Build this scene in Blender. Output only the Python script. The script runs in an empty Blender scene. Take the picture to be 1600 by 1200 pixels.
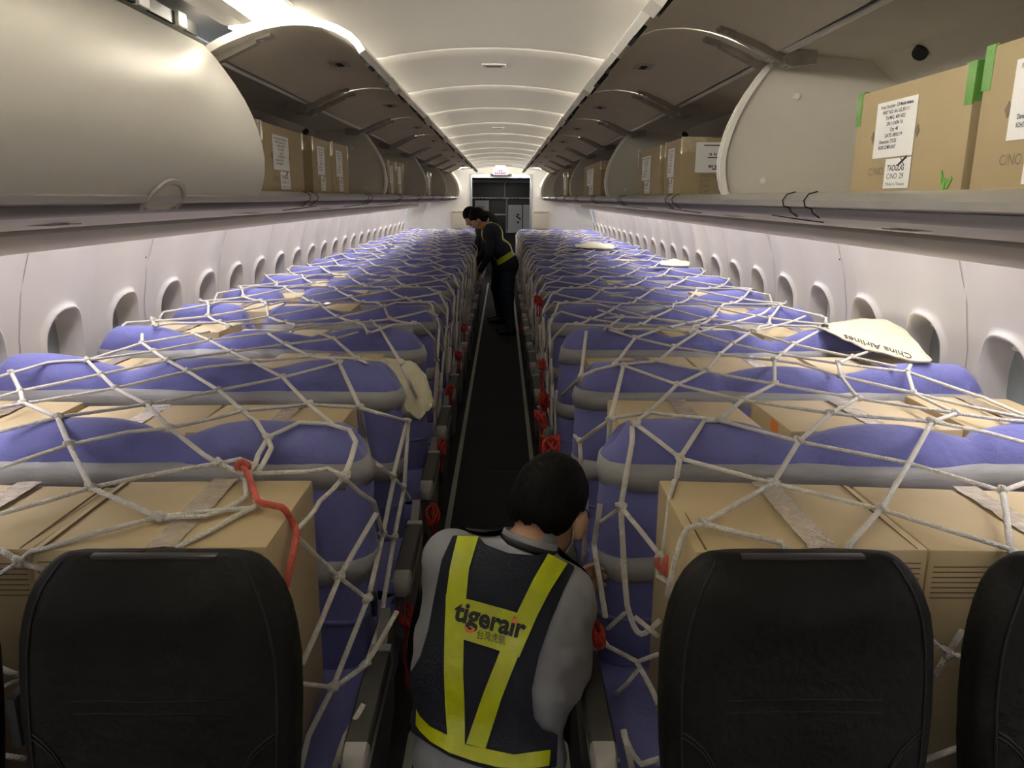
import bpy, bmesh, math, random
import numpy as np
from mathutils import Vector, Matrix, noise
from mathutils.bvhtree import BVHTree

scene = bpy.context.scene
COL = scene.collection
random.seed(7)

# ------------------------------------------------------------------ camera
FPX = 1202.0
PITCH, YAW, ROLL = 0.2376, 0.0133, 0.0066
CAM = Vector((0.0423, 0.0, 1.65))
_f0 = Vector((math.sin(YAW), math.cos(YAW), 0)); _r0 = Vector((math.cos(YAW), -math.sin(YAW), 0)); _z = Vector((0, 0, 1))
CF = _f0 * math.cos(PITCH) - _z * math.sin(PITCH)
_u0 = _f0 * math.sin(PITCH) + _z * math.cos(PITCH)
CR = _r0 * math.cos(ROLL) + _u0 * math.sin(ROLL)
CU = _u0 * math.cos(ROLL) - _r0 * math.sin(ROLL)
cam_data = bpy.data.cameras.new('camera'); cam = bpy.data.objects.new('camera', cam_data); COL.objects.link(cam)
M = Matrix((CR, CU, -CF)).transposed().to_4x4(); M.translation = CAM
cam.matrix_world = M
cam_data.sensor_width = 36.0; cam_data.lens = 36.0 * FPX / 1600.0
cam_data.clip_start = 0.05; cam_data.clip_end = 100
scene.camera = cam

# ------------------------------------------------------------------ world, exposure
world = bpy.data.worlds.new('world'); scene.world = world; world.use_nodes = True
bg = world.node_tree.nodes['Background']; bg.inputs[0].default_value = (0.55, 0.62, 0.7, 1); bg.inputs[1].default_value = 0.35
vs = scene.view_settings
vs.view_transform = 'Standard'; vs.look = 'None'; vs.exposure = 1.28; vs.gamma = 1.0; vs.use_curve_mapping = False
COVE_POWER = 38.0      # ceiling cove lamps
SIDE_POWER = 6.4       # sidewall wash lamps
try:
    scene.cycles.use_denoising = True
    scene.cycles.max_bounces = 10; scene.cycles.diffuse_bounces = 6
except Exception:
    pass

# ------------------------------------------------------------------ pixel helpers (photo taken as 1600 x 1200)
def pray(px, py): return CF + CR * ((px - 800) / FPX) - CU * ((py - 600) / FPX)
def atY(px, py, Y): d = pray(px, py); return CAM + d * (Y / d.y)
def atX(px, py, X): d = pray(px, py); return CAM + d * ((X - CAM.x) / d.x)
def atZ(px, py, z): d = pray(px, py); return CAM + d * ((z - CAM.z) / d.z)

# ------------------------------------------------------------------ object helpers
def tag(o, label=None, cat=None, group=None, kind=None):
    if label: o['label'] = label
    if cat: o['category'] = cat
    if group: o['group'] = group
    if kind: o['kind'] = kind
    return o
def empty(name, loc=(0, 0, 0), rz=0):
    o = bpy.data.objects.new(name, None); COL.objects.link(o); o.location = loc; o.rotation_euler = (0, 0, rz); o.empty_display_size = .05
    return o
def link(name, me, parent=None, loc=None):
    o = bpy.data.objects.new(name, me); COL.objects.link(o)
    if parent is not None: o.parent = parent
    if loc is not None: o.location = loc
    return o
def copy_tree(o, parent=None):
    c = o.copy(); COL.objects.link(c); c.parent = parent
    for ch in list(o.children): copy_tree(ch, c)
    return c
ORD = ['zeroth', 'first', 'second', 'third', 'fourth', 'fifth', 'sixth', 'seventh', 'eighth', 'ninth', 'tenth', 'eleventh', 'twelfth',
       'thirteenth', 'fourteenth', 'fifteenth', 'sixteenth', 'seventeenth', 'eighteenth', 'nineteenth', 'twentieth', 'twenty-first', 'twenty-second',
       'twenty-third', 'twenty-fourth', 'twenty-fifth', 'twenty-sixth', 'twenty-seventh', 'twenty-eighth', 'twenty-ninth', 'thirtieth']
SIDE = {-1: 'closed-bin side', 1: 'open-bin side'}

class MB:
    def __init__(self): self.v = []; self.f = []; self.m = []; self.mi = 0
    def add(self, vs, fs):
        b = len(self.v); self.v += [tuple(p) for p in vs]
        for f in fs: self.f.append(tuple(b + i for i in f)); self.m.append(self.mi)
        return b
    def box(self, lo, hi, bev=0.0):
        x0, y0, z0 = lo; x1, y1, z1 = hi
        if bev <= 0:
            self.add([(x0, y0, z0), (x1, y0, z0), (x1, y1, z0), (x0, y1, z0), (x0, y0, z1), (x1, y0, z1), (x1, y1, z1), (x0, y1, z1)],
                     [(0, 3, 2, 1), (4, 5, 6, 7), (0, 1, 5, 4), (1, 2, 6, 5), (2, 3, 7, 6), (3, 0, 4, 7)])
        else:
            bm = bmesh.new(); bmesh.ops.create_cube(bm, size=1)
            for v in bm.verts:
                v.co = ((x0 + x1) / 2 + v.co.x * (x1 - x0), (y0 + y1) / 2 + v.co.y * (y1 - y0), (z0 + z1) / 2 + v.co.z * (z1 - z0))
            bmesh.ops.bevel(bm, geom=bm.edges[:], offset=min(bev, .49 * min(abs(x1 - x0), abs(y1 - y0), abs(z1 - z0))), segments=2, affect='EDGES', profile=.6)
            bm.verts.index_update()
            self.add([v.co[:] for v in bm.verts], [[v.index for v in f.verts] for f in bm.faces]); bm.free()
    def obox(self, c, ax, ay, az):           # oriented box: centre and three half axes
        c = Vector(c); ax = Vector(ax); ay = Vector(ay); az = Vector(az)
        vs = [c + ax * i + ay * j + az * k for k in (-1, 1) for j in (-1, 1) for i in (-1, 1)]
        self.add(vs, [(0, 2, 3, 1), (4, 5, 7, 6), (0, 1, 5, 4), (1, 3, 7, 5), (3, 2, 6, 7), (2, 0, 4, 6)])
    def rings(self, rs, close=True, cap0=False, cap1=False):
        n = len(rs[0]); b = len(self.v)
        for r in rs: self.v += [tuple(p) for p in r]
        for i in range(len(rs) - 1):
            for j in range(n if close else n - 1):
                k = (j + 1) % n
                self.f.append((b + i * n + j, b + i * n + k, b + (i + 1) * n + k, b + (i + 1) * n + j)); self.m.append(self.mi)
        if cap0: self.f.append(tuple(b + j for j in reversed(range(n)))); self.m.append(self.mi)
        if cap1: self.f.append(tuple(b + (len(rs) - 1) * n + j for j in range(n))); self.m.append(self.mi)
    def tube(self, pts, r, seg=8, flat=1.0, cap=True):
        pts = [Vector(p) for p in pts]; rs = []; up = None
        rad = r if isinstance(r, (list, tuple)) else [r] * len(pts)
        for i, p in enumerate(pts):
            t = (pts[min(i + 1, len(pts) - 1)] - pts[max(i - 1, 0)])
            if t.length < 1e-7: t = Vector((0, 0, 1))
            t.normalize()
            if up is None:
                up = Vector((0, 0, 1)) if abs(t.z) < .9 else Vector((0, 1, 0))
            a = t.cross(up)
            if a.length < 1e-4: a = t.orthogonal()
            a.normalize(); b = a.cross(t).normalized(); up = b
            rs.append([p + a * (math.cos(2 * math.pi * k / seg) * rad[i]) + b * (math.sin(2 * math.pi * k / seg) * rad[i] * flat) for k in range(seg)])
        self.rings(rs, True, cap, cap)
    def prism(self, prof, y0, y1, cap=True):   # profile of (x, z), extruded along y
        self.rings([[(x, y0, z) for x, z in prof], [(x, y1, z) for x, z in prof]], True, cap, cap)
    def sphere(self, c, r, seg=10, rings=6, sc=(1, 1, 1)):
        rs = []
        for i in range(rings + 1):
            th = math.pi * i / rings
            q = max(math.sin(th), 1e-3)
            rs.append([(c[0] + sc[0] * r * q * math.cos(2 * math.pi * k / seg), c[1] + sc[1] * r * q * math.sin(2 * math.pi * k / seg), c[2] - sc[2] * r * math.cos(th)) for k in range(seg)])
        self.rings(rs, True, True, True)
    def mesh(self, name, mats, smooth=False):
        me = bpy.data.meshes.new(name); me.from_pydata(self.v, [], self.f)
        for m in (mats if isinstance(mats, (list, tuple)) else [mats]): me.materials.append(m)
        if any(self.m): me.polygons.foreach_set('material_index', self.m)
        me.validate(); 
        bm = bmesh.new(); bm.from_mesh(me); bmesh.ops.recalc_face_normals(bm, faces=bm.faces[:]); bm.to_mesh(me); bm.free()
        if smooth:
            me.polygons.foreach_set('use_smooth', [True] * len(me.polygons))
            if smooth != 'all': me.set_sharp_from_angle(angle=math.radians(40))
        me.update(); return me
    def build(self, name, mats, parent=None, smooth=False):
        return link(name, self.mesh(name, mats, smooth), parent)

# ------------------------------------------------------------------ materials
def mat(name, col, rough=.6, metal=0., var=.0, vscale=6., bump=0., bscale=60., spec=.5, coat=0., stretch=(1, 1, 1), col2=None, emit=None, estr=0., alpha=1., sheen=0., trans=0.):
    m = bpy.data.materials.new(name); m.use_nodes = True; nt = m.node_tree; N = nt.nodes; L = nt.links
    b = N['Principled BSDF']
    b.inputs['Base Color'].default_value = (*col, 1); b.inputs['Roughness'].default_value = rough; b.inputs['Metallic'].default_value = metal
    b.inputs['Specular IOR Level'].default_value = spec
    if coat: b.inputs['Coat Weight'].default_value = coat; b.inputs['Coat Roughness'].default_value = .1
    if sheen: b.inputs['Sheen Weight'].default_value = sheen
    if trans: b.inputs['Transmission Weight'].default_value = trans
    b.inputs['Alpha'].default_value = alpha
    if emit: b.inputs['Emission Color'].default_value = (*emit, 1); b.inputs['Emission Strength'].default_value = estr
    if var or bump:
        tc = N.new('ShaderNodeTexCoord'); mp = N.new('ShaderNodeMapping'); mp.inputs['Scale'].default_value = stretch
        L.new(tc.outputs['Object'], mp.inputs['Vector'])
    if var:
        n = N.new('ShaderNodeTexNoise'); n.inputs['Scale'].default_value = vscale; n.inputs['Detail'].default_value = 4
        L.new(mp.outputs[0], n.inputs['Vector'])
        r = N.new('ShaderNodeValToRGB'); c2 = col2 or tuple(max(0, c * (1 - var)) for c in col); c1 = tuple(min(1, c * (1 + var * .6)) for c in col) if not col2 else col
        r.color_ramp.elements[0].color = (*c2, 1); r.color_ramp.elements[1].color = (*c1, 1); r.color_ramp.elements[0].position = .3; r.color_ramp.elements[1].position = .7
        L.new(n.outputs['Fac'], r.inputs[0]); L.new(r.outputs[0], b.inputs['Base Color'])
    if bump:
        n2 = N.new('ShaderNodeTexNoise'); n2.inputs['Scale'].default_value = bscale; n2.inputs['Detail'].default_value = 5
        L.new(mp.outputs[0], n2.inputs['Vector'])
        bp = N.new('ShaderNodeBump'); bp.inputs['Strength'].default_value = bump; bp.inputs['Distance'].default_value = .01
        L.new(n2.outputs['Fac'], bp.inputs['Height']); L.new(bp.outputs[0], b.inputs['Normal'])
    return m
MT = {}
MT['ceil'] = mat('ceiling_laminate', (.475, .46, .44), .5, var=.02, vscale=3)
MT['wall'] = mat('sidewall_laminate', (.55, .53, .515), .45, var=.03, vscale=2, bump=.03, bscale=90)
MT['wallseam'] = mat('panel_seam', (.35, .34, .34), .7)
MT['white'] = mat('white_plastic', (.80, .78, .74), .4, var=.03)
MT['bin'] = mat('bin_grey_plastic', (.62, .59, .53), .5, var=.04, vscale=3, bump=.04, bscale=150)
MT['bindoor'] = mat('bin_door_outer', (.66, .64, .60), .38, var=.02, vscale=2)
MT['bininner'] = mat('bin_door_inner', (.76, .71, .62), .55, var=.05, vscale=4, bump=.04, bscale=120)
MT['bindark'] = mat('bin_liner', (.54, .51, .46), .6, var=.06)
MT['lip'] = mat('lip_metal', (.62, .60, .57), .28, .55, var=.04)
MT['lipdark'] = mat('lip_lower', (.20, .19, .21), .35, .2)
MT['psu'] = mat('psu_grey', (.50, .48, .45), .45, var=.05)
MT['rail'] = mat('rail_grey', (.60, .58, .54), .38, .1)
MT['black'] = mat('black_plastic', (.012, .012, .012), .45)
MT['metal'] = mat('hinge_metal', (.42, .40, .36), .45, .3, var=.15, vscale=30)
MT['beige'] = mat('beige_pocket', (.66, .60, .48), .55)
MT['blue'] = mat('blue_cover_cloth', (.170, .178, .46), .82, var=.13, vscale=5, bump=.45, bscale=30, spec=.2, sheen=.25)
MT['tape'] = mat('grey_film_tape', (.36, .36, .37), .4, var=.14, vscale=9, bump=.3, bscale=30, stretch=(.4, 2, 2))
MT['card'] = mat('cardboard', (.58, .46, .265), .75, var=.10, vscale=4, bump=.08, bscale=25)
MT['cardbin'] = mat('cardboard_dimmed', (.37, .29, .17), .75, var=.06, vscale=4, bump=.05, bscale=25)  # darkened copy of the cardboard, offsets strong lamp light inside the bins
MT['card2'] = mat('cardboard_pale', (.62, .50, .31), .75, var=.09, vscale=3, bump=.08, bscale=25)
MT['carddark'] = mat('cardboard_edge', (.20, .13, .07), .85)
MT['clear'] = mat('clear_packing_tape', (.56, .46, .30), .10, coat=.9, bump=.9, bscale=45, var=.15, vscale=50)
MT['rope'] = mat('white_net_rope', (.93, .90, .83), .85, var=.06, vscale=60, bump=.9, bscale=320)
MT['red'] = mat('red_lashing_cord', (.58, .055, .035), .8, var=.2, vscale=60, bump=.8, bscale=320)
MT['coral'] = mat('coral_lashing_cord', (.80, .17, .12), .8, var=.2, vscale=60, bump=.8, bscale=320)
MT['canvas'] = mat('cream_canvas', (.70, .66, .48), .85, var=.10, vscale=14, bump=.4, bscale=40)
MT['leather'] = mat('black_leather', (.011, .0105, .0095), .55, var=.25, vscale=7, bump=.45, bscale=38, spec=.22)
MT['leatherseam'] = mat('leather_seam', (.008, .008, .008), .6)
MT['armpad'] = mat('armrest_pad', (.055, .053, .05), .6, bump=.15, bscale=300)
MT['armgrey'] = mat('armrest_grey', (.34, .32, .30), .4, var=.05)
MT['framegrey'] = mat('seat_frame_grey', (.20, .19, .18), .5, .3)
MT['carpet'] = mat('aisle_carpet', (.042, .040, .038), .95, var=.35, vscale=160, bump=.7, bscale=400)
MT['stripe'] = mat('aisle_marking', (.42, .42, .36), .5, var=.1, vscale=20)
MT['paper'] = mat('label_paper', (.80, .80, .80), .5, var=.03)
MT['ink'] = mat('label_ink', (.03, .03, .035), .7)
MT['inkgrey'] = mat('carton_print', (.19, .15, .11), .8)
MT['green'] = mat('green_tape', (.13, .33, .07), .25, coat=.6, bump=.4, bscale=50)
MT['greenink'] = mat('green_marker', (.16, .42, .07), .7)
MT['orange'] = mat('orange_print', (.85, .27, .05), .6)
MT['pane'] = mat('window_pane', (.26, .30, .31), .08, spec=.6, coat=.4)
MT['shade'] = mat('window_shade', (.78, .77, .74), .45)
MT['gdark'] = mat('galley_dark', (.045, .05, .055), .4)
MT['ggrey'] = mat('galley_grey', (.33, .34, .36), .4, .2)
MT['gwhite'] = mat('galley_white', (.62, .64, .68), .35)
MT['purple'] = mat('sign_print', (.28, .05, .32), .5)
MT['cove'] = mat('cove_lamp_lens', (.9, .9, .85), .4, emit=(1.0, .94, .80), estr=COVE_POWER)
MT['sidelamp'] = mat('sidewall_lamp_lens', (.9, .9, .9), .4, emit=(1.0, .95, .97), estr=SIDE_POWER)
MT['galleylamp'] = mat('galley_lamp_lens', (.9, .9, .9), .4, emit=(.95, .97, 1.0), estr=14)
MT['shirt'] = mat('pale_blue_shirt', (.30, .31, .35), .8, var=.06, vscale=12, bump=.25, bscale=35)
MT['navy'] = mat('navy_vest', (.012, .014, .028), .8, bump=.35, bscale=160)
MT['hivis'] = mat('fluorescent_band', (.50, .56, .006), .32, var=.07, vscale=30, coat=.35, bump=.25, bscale=40)
MT['skin'] = mat('skin', (.50, .29, .19), .55, var=.07, vscale=25)
MT['hair'] = mat('black_hair', (.004, .0035, .0035), .6, spec=.14, bump=.5, bscale=120, stretch=(1, .5, .35))
MT['trouser'] = mat('dark_trousers', (.014, .014, .016), .85, bump=.2, bscale=60)
MT['jeans'] = mat('dark_jeans', (.032, .052, .085), .85, var=.3, vscale=20)
MT['jacket'] = mat('dark_jacket', (.012, .013, .020), .75, bump=.2, bscale=40)
MT['maskwhite'] = mat('face_mask', (.75, .78, .80), .7)
MT['orangecloth'] = mat('orange_scarf', (.75, .28, .03), .75)
# =================================================================== structure
PITCHF = 0.5334
YB, YE = -8.2, 15.4            # cabin built from behind the camera to the rear bulkhead
def wallX(z):
    pr = [(-.1, 1.58), (.0, 1.62), (.3, 1.745), (.6, 1.80), (.9, 1.815), (1.1, 1.81), (1.3, 1.775), (1.5, 1.705), (1.7, 1.60), (2.0, 1.40), (2.3, 1.1)]
    for (a, xa), (b, xb) in zip(pr, pr[1:]):
        if z <= b: return xa + (xb - xa) * (z - a) / (b - a)
    return pr[-1][1]
def flute(y, y0): return -.014 * math.cos(2 * math.pi * (y - y0) / PITCHF)
WY0 = {1: 2.605, -1: 2.682}

# floor
m = MB(); m.box((-1.7, YB, -.05), (1.7, 17.6, 0)); fl = m.build('floor', MT['carpet']); tag(fl, 'dark charcoal carpet of the aisle and under the seats', 'floor', kind='structure')
for s in (-1, 1):
    m = MB(); m.box((s * .236 - .014, YB + .05, 0), (s * .236 + .014, 15.3, .003)); m.build('aisle_marking', MT['stripe'], fl)
m = MB(); m.box((-.22, 4.5, 0), (.22, 4.506, .002)); m.build('carpet_seam', MT['black'], fl)

# ceiling: panels every two frames
def ceilz(x):
    a = abs(x)
    return 2.242 - .2 * a * a if a < .5 else 2.192 - .06 * (a - .5)
cl = empty('ceiling'); tag(cl, 'curved white ceiling panels with cove lighting along both edges', 'ceiling', kind='structure')
PW = 2 * PITCHF; y1st = 3.36
pm = None; k0 = int(math.floor((YB - y1st) / PW))
xs = [-.96 + 1.92 * i / 24 for i in range(25)]
m = MB(); g = .008
top = [[(x, y, ceilz(x)) for x in xs] for y in (g / 2, PW - g / 2)]
def pz(x, q): return ceilz(x) - .005 * (1 - q) - .004 * math.sin(math.pi * q)
m.rings([[(x, g / 2, ceilz(x) + .02) for x in xs], [(x, g / 2, pz(x, 0) + .003) for x in xs]] + [[(x, g / 2 + .004 + (PW - g - .008) * q, pz(x, q)) for x in xs] for q in (0, .15, .3, .5, .7, .85, 1)] + [[(x, PW - g / 2, ceilz(x) + .02) for x in xs]], close=False)
pm = m.mesh('ceiling_panel', MT['ceil'], True)
k = k0; n = 0
while y1st + k * PW < 15.2:
    o = link('ceiling_panel', pm, cl, (0, y1st + k * PW, 0))
    if n % 2 == 0:
        pass
    k += 1; n += 1
m = MB(); m.rings([[(x, YB, ceilz(x) + .025) for x in xs], [(x, YE + 1.9, ceilz(x) + .025) for x in xs]], close=False); m.build('ceiling_backing', MT['white'], cl)
for k in (0, 3, 6, 9):
    m = MB(); yc = y1st + k * PW + .38; zc = ceilz(0)
    m.box((-.055, yc - .04, zc - .012), (.055, yc + .04, zc + .004), .004); p = m.build('ceiling_grille', MT['ceil'], cl)
    m = MB(); m.box((-.036, yc - .022, zc - .0135), (.036, yc + .022, zc - .0105)); m.build('grille_slot', MT['gdark'], p)
m = MB(); m.box((-.655, 2.12, ceilz(.6) - .020), (-.56, 2.37, ceilz(.6) - .013), .003); o = m.build('ceiling_lamp', mat('ceiling_lamp_lens', (.9, .9, .85), .4, emit=(1, .95, .84), estr=2.2)); tag(o, 'square glowing ceiling lamp lens above the closed overhead bin', 'lamp')
m = MB(); m.box((-.662, 2.11, ceilz(.6) - .016), (-.552, 2.38, ceilz(.6) - .008), .002); m.build('lamp_frame', MT['white'], o)
# cove lamps between ceiling and bin tops, wash lamps above the rail: one of each per overhead bin
DIV0, BL = 2.42, 2.667            # first bin divider and bin length
def bin_label(s, k):
    if s < 0 and k == -1: return 'closed overhead bin with smooth pale grey doors'
    if k < -1: return '%s overhead bin, %s forward of the %s' % (('closed', ORD[-1 - k], 'closed bin with smooth pale doors') if s < 0 else ('open', ORD[-1 - k], 'one with green-taped cartons'))
    if s > 0 and k == -1: return 'open overhead bin holding two large labelled cartons with green tape'
    if s > 0: return 'open overhead bin, %s behind the one with green-taped cartons' % ORD[k + 1]
    return 'open overhead bin, %s behind the closed bin' % ORD[k + 1]
def near_bin(s, k):
    if k < -1: return 'the %s bin forward of the %s' % (ORD[-1 - k], 'closed bin with pale doors' if s < 0 else 'green-taped cartons')
    if k == 4: return 'the white fairing behind the last bin, ' + SIDE[s]
    if s < 0: return ('the closed bin' if k == -1 else 'the farther closed bin' if k == -2 else 'the %s open bin behind the closed bin' % ORD[k + 1])
    return ('the bin of green-taped cartons' if k == -1 else 'the bin before the green-taped cartons' if k == -2 else 'the %s bin behind the green-taped cartons' % ORD[k + 1])
def shorter(me):
    m2 = me.copy()
    for v in m2.vertices: v.co.y *= .62
    return m2
for s in (-1, 1):
    def strip(pts): 
        m = MB(); m.rings([[(s * x, .03, z) for x, z in pts], [(s * x, BL - .03, z) for x, z in pts]], close=False); return m
    lme = strip([(.735, 2.178), (.748, 2.128)]).mesh('cove_lamp', MT['cove'])
    shield_open = strip([(.733, 2.184), (.752, 2.18), (.765, 2.128), (.748, 2.122), (.70, 2.126), (.690, 2.128)]).mesh('lamp_housing', MT['white'])  # inboard lip added to block direct lamp light going down
    shield_closed = strip([(.733, 2.184), (.752, 2.18), (.765, 2.128), (.748, 2.122), (.70, 2.126), (.672, 2.135)]).mesh('lamp_housing', MT['white'])  # longer lip added to shield the closed doors from the lamp
    sme = strip([(1.47, 1.578), (1.56, 1.548)]).mesh('sidewall_lamp', MT['sidelamp'])
    she = strip([(1.46, 1.578), (1.463, 1.588), (1.568, 1.558), (1.565, 1.548)]).mesh('lamp_housing', MT['white'])
    for k in range(-4, 5):
        if k == 4: lme = shorter(lme); shield_open = shorter(shield_open); sme = shorter(sme); she = shorter(she)
        o = link('cove_lamp', lme, None, (0, DIV0 + k * BL, 0)); link('lamp_housing', shield_closed if (s < 0 and k < 0) else shield_open, o)
        tag(o, 'lit cove lamp lens above ' + near_bin(s, k), 'lamp', 'cove lamps')
        o = link('sidewall_lamp', sme, None, (0, DIV0 + k * BL, 0)); link('lamp_housing', she, o)
        tag(o, 'sidewall wash lamp under ' + near_bin(s, k), 'lamp', 'sidewall lamps')

# sidewalls : one panel strip with an oval window hole per frame
def window_cell(s):
    zl, zh, zc = .62, 1.48, 1.005
    hw = PITCHF / 2; NN = 40
    def rectpt(a):
        c, q = math.cos(a), math.sin(a); up = (zh - zc) if q > 0 else (zc - zl)
        t = min(hw / abs(c) if abs(c) > 1e-6 else 9, up / abs(q) if abs(q) > 1e-6 else 9)
        return c * t, q * t
    def oval(a, w, h):
        c, q = math.cos(a), math.sin(a); e = 2 / 2.5
        return math.copysign(abs(c) ** e, c) * w, math.copysign(abs(q) ** e, q) * h
    angs = sorted(set([2 * math.pi * i / NN for i in range(NN)] + [math.atan2(zh - zc, hw), math.pi - math.atan2(zh - zc, hw), math.pi + math.atan2(zc - zl, hw), 2 * math.pi - math.atan2(zc - zl, hw)]))
    def pt(dy, dz, off): z = zc + dz; return (s * (wallX(z) + flute(dy, 0) + off), dy, z)
    rings = [[pt(*rectpt(a), 0) for a in angs]]
    for t in (.35, .7, .93):
        rr = []
        for a in angs:
            r = rectpt(a); o = oval(a, .156, .201); rr.append(pt(r[0] + (o[0] - r[0]) * t, r[1] + (o[1] - r[1]) * t, 0))
        rings.append(rr)
    for w, h, off in ((.153, .198, -.004), (.149, .194, -.018), (.141, .186, -.019), (.133, .178, -.006), (.122, .167, .03), (.112, .157, .075), (.108, .152, .085)):
        rings.append([pt(*oval(a, w, h), off) for a in angs])
    m = MB(); m.rings(rings, True); me = m.mesh('window', MT['wall'], 'all')
    m = MB(); m.rings([[pt(*oval(a, .110, .154), .083) for a in angs], [pt(*oval(a, .0001, .0001), .083) for a in angs]], True); pane = m.mesh('pane', MT['pane'])
    m = MB()   # pulled shade: sheet behind the reveal, half way, with a lip
    rows = [-.162 + .324 * i / 12 for i in range(13)]
    shades = []
    for frac in (.06, .75):
        mm = MB(); zb = .15 - .30 * frac
        pts0 = []; 
        for i in range(9):
            dz = .148 + (zb - .148) * i / 8
            w = .106 * (max(0., 1 - (abs(dz) / .153) ** 2.5)) ** (1 / 2.5)
            pts0.append([pt(-w, dz, .074), pt(w, dz, .074)])
        mm.rings(pts0, False)
        x = s * (wallX(zc + zb) + .055)
        mm.box((min(x, x + s * .02), -.07, zc + zb - .004), (max(x, x + s * .02), .07, zc + zb + .014), .004)
        shades.append(mm.mesh('window_shade', MT['shade']))
    return me, pane, shades
NW = {}
wn = 0
for s in (-1, 1):
    nm = 'wall_left' if s < 0 else 'wall_right'
    ys = [YB + (YE - YB) * i / 300 for i in range(301)]
    m = MB()
    y0 = WY0[s]; kmin = int(math.ceil((YB - y0) / PITCHF)); kmax = int(math.floor((14.95 - y0) / PITCHF))
    ya, yb = y0 + (kmin - .5) * PITCHF, y0 + (kmax + .5) * PITCHF
    ys = [ya + (yb - ya) * i / ((kmax - kmin + 1) * 8) for i in range((kmax - kmin + 1) * 8 + 1)]
    for zs in ([1.48, 1.52, 1.56, 1.62, 1.7], [-.05, .1, .3, .5, .62]):
        m.rings([[(s * (wallX(z) + flute(y, y0)), y, z) for z in zs] for y in ys], False)
    w = m.build(nm, MT['wall'], None, 'all'); tag(w, 'fluted off-white cabin sidewall with oval windows, %s' % SIDE[s], 'wall', kind='structure')
    cell, pane, shades = window_cell(s)
    for k in range(kmin, kmax + 1):
        wn += 1
        o = link('window_%d' % wn, cell, None, (0, y0 + k * PITCHF, 0))
        tag(o, 'oval cabin window in white reveal, %s' % SIDE[s], 'window', 'cabin windows, ' + SIDE[s], 'structure')
        p = link('pane', pane, o)
        link('window_shade', shades[0 if (k * 7 + (s > 0) * 3) % 4 else 1], o)
        if k % 2 == 0:   # vertical joint between sidewall panels
            mm = MB(); yj = PITCHF / 2
            mm.rings([[(s * (wallX(z) + .014 - .0022), yj - .0025, z), (s * (wallX(z) + .014 - .0022), yj + .0025, z)] for z in [.5 + .1 * i for i in range(12)]], False)
            mm.build('panel_joint', MT['wallseam'], o)
    # end wall piece beyond the last window
    m = MB(); zs = [-.05 + .1 * i for i in range(18)]
    m.rings([[(s * (wallX(z) - .01 - .25 * max(0, (y - yb) / (YE - yb)) ** 1.5), y, z) for z in zs] for y in [yb + (YE + .02 - yb) * i / 6 for i in range(7)]], False)
    m.build('wall_end', MT['white'], w, 'all')
    # little dark scuff on the sidewall
    q = Vector((s * 1.0, 0, 0)); P = atX(250, 402, -1.70) if s < 0 else atX(1291, 405, 1.70)
    mm = MB(); mm.sphere((s * (wallX(P.z) + flute(P.y, y0) - .001), P.y, P.z), .006, 6, 4, (.3, 1.6, .7)); mm.build('scuff', MT['black'], w)

# bulkhead at the rear with a wide opening, and a closing wall behind the camera
OX0, OX1, OZ = -.55, .57, 1.99
bh = empty('wall_rear'); tag(bh, 'off-white rear bulkhead around the galley opening', 'wall', kind='structure')
m = MB()
for a, b in ((-1.75, OX0 - .04), (OX1 + .04, 1.75)): m.box((a, YE, 0), (b, YE + .06, 2.3))
m.box((OX0 - .04, YE, OZ + .1), (OX1 + .04, YE + .06, 2.3)); m.build('bulkhead_panel', MT['white'], bh)
for a, b, c, d in ((OX0 - .045, OX0, 0, OZ + .1), (OX1, OX1 + .045, 0, OZ + .1), (OX0, OX1, OZ + .03, OZ + .1)):
    m = MB(); m.box((a, YE - .02, c), (b, YE + .08, d), .006); m.build('opening_frame', MT['ggrey'], bh, True)
m = MB(); m.box((-.2, YE - .03, OZ + .055), (.22, YE, OZ + .1)); m.build('frame_cap', MT['gdark'], bh)
for a, b in ((-.50, -.21), (.23, .52)):
    m = MB(); m.box((a, YE - .11, OZ + .065), (b, YE - .03, OZ + .085), .006); o = m.build('galley_lamp', MT['galleylamp'])
    tag(o, 'short lit lamp above the galley opening, %s' % SIDE[-1 if a < 0 else 1], 'lamp', 'lamps above the galley opening')
    m = MB(); m.box((a - .01, YE - .115, OZ + .085), (b + .01, YE - .02, OZ + .1), .004); m.build('lamp_housing', MT['white'], o)
for a, b in ((-.95, -.62), (.64, .955)):
    o = empty('literature_pocket', ((a + b) / 2, YE, 0)); tag(o, 'beige literature pocket on the bulkhead beside the galley opening, %s' % SIDE[-1 if a < 0 else 1], 'pocket', 'bulkhead literature pockets')
    w = (b - a) / 2
    m = MB(); m.box((-w, -.05, 1.06), (w, -.002, 1.36), .012); m.build('pocket_body', MT['beige'], o, True)
    m = MB(); m.box((-w + .01, -.06, 1.365), (w - .01, -.002, 1.40), .008); m.build('pocket_top', MT['beige'], o, True)
    m = MB(); m.box((-w * .3, -.063, 1.376), (w * .3, -.058, 1.388)); m.build('pocket_mark', MT['psu'], o)
m = MB(); m.box((-1.75, YB - .06, 0), (1.75, YB, 2.3)); o = m.build('wall_front', MT['white']); tag(o, 'plain front bulkhead closing the cabin', 'wall', kind='structure')
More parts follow.
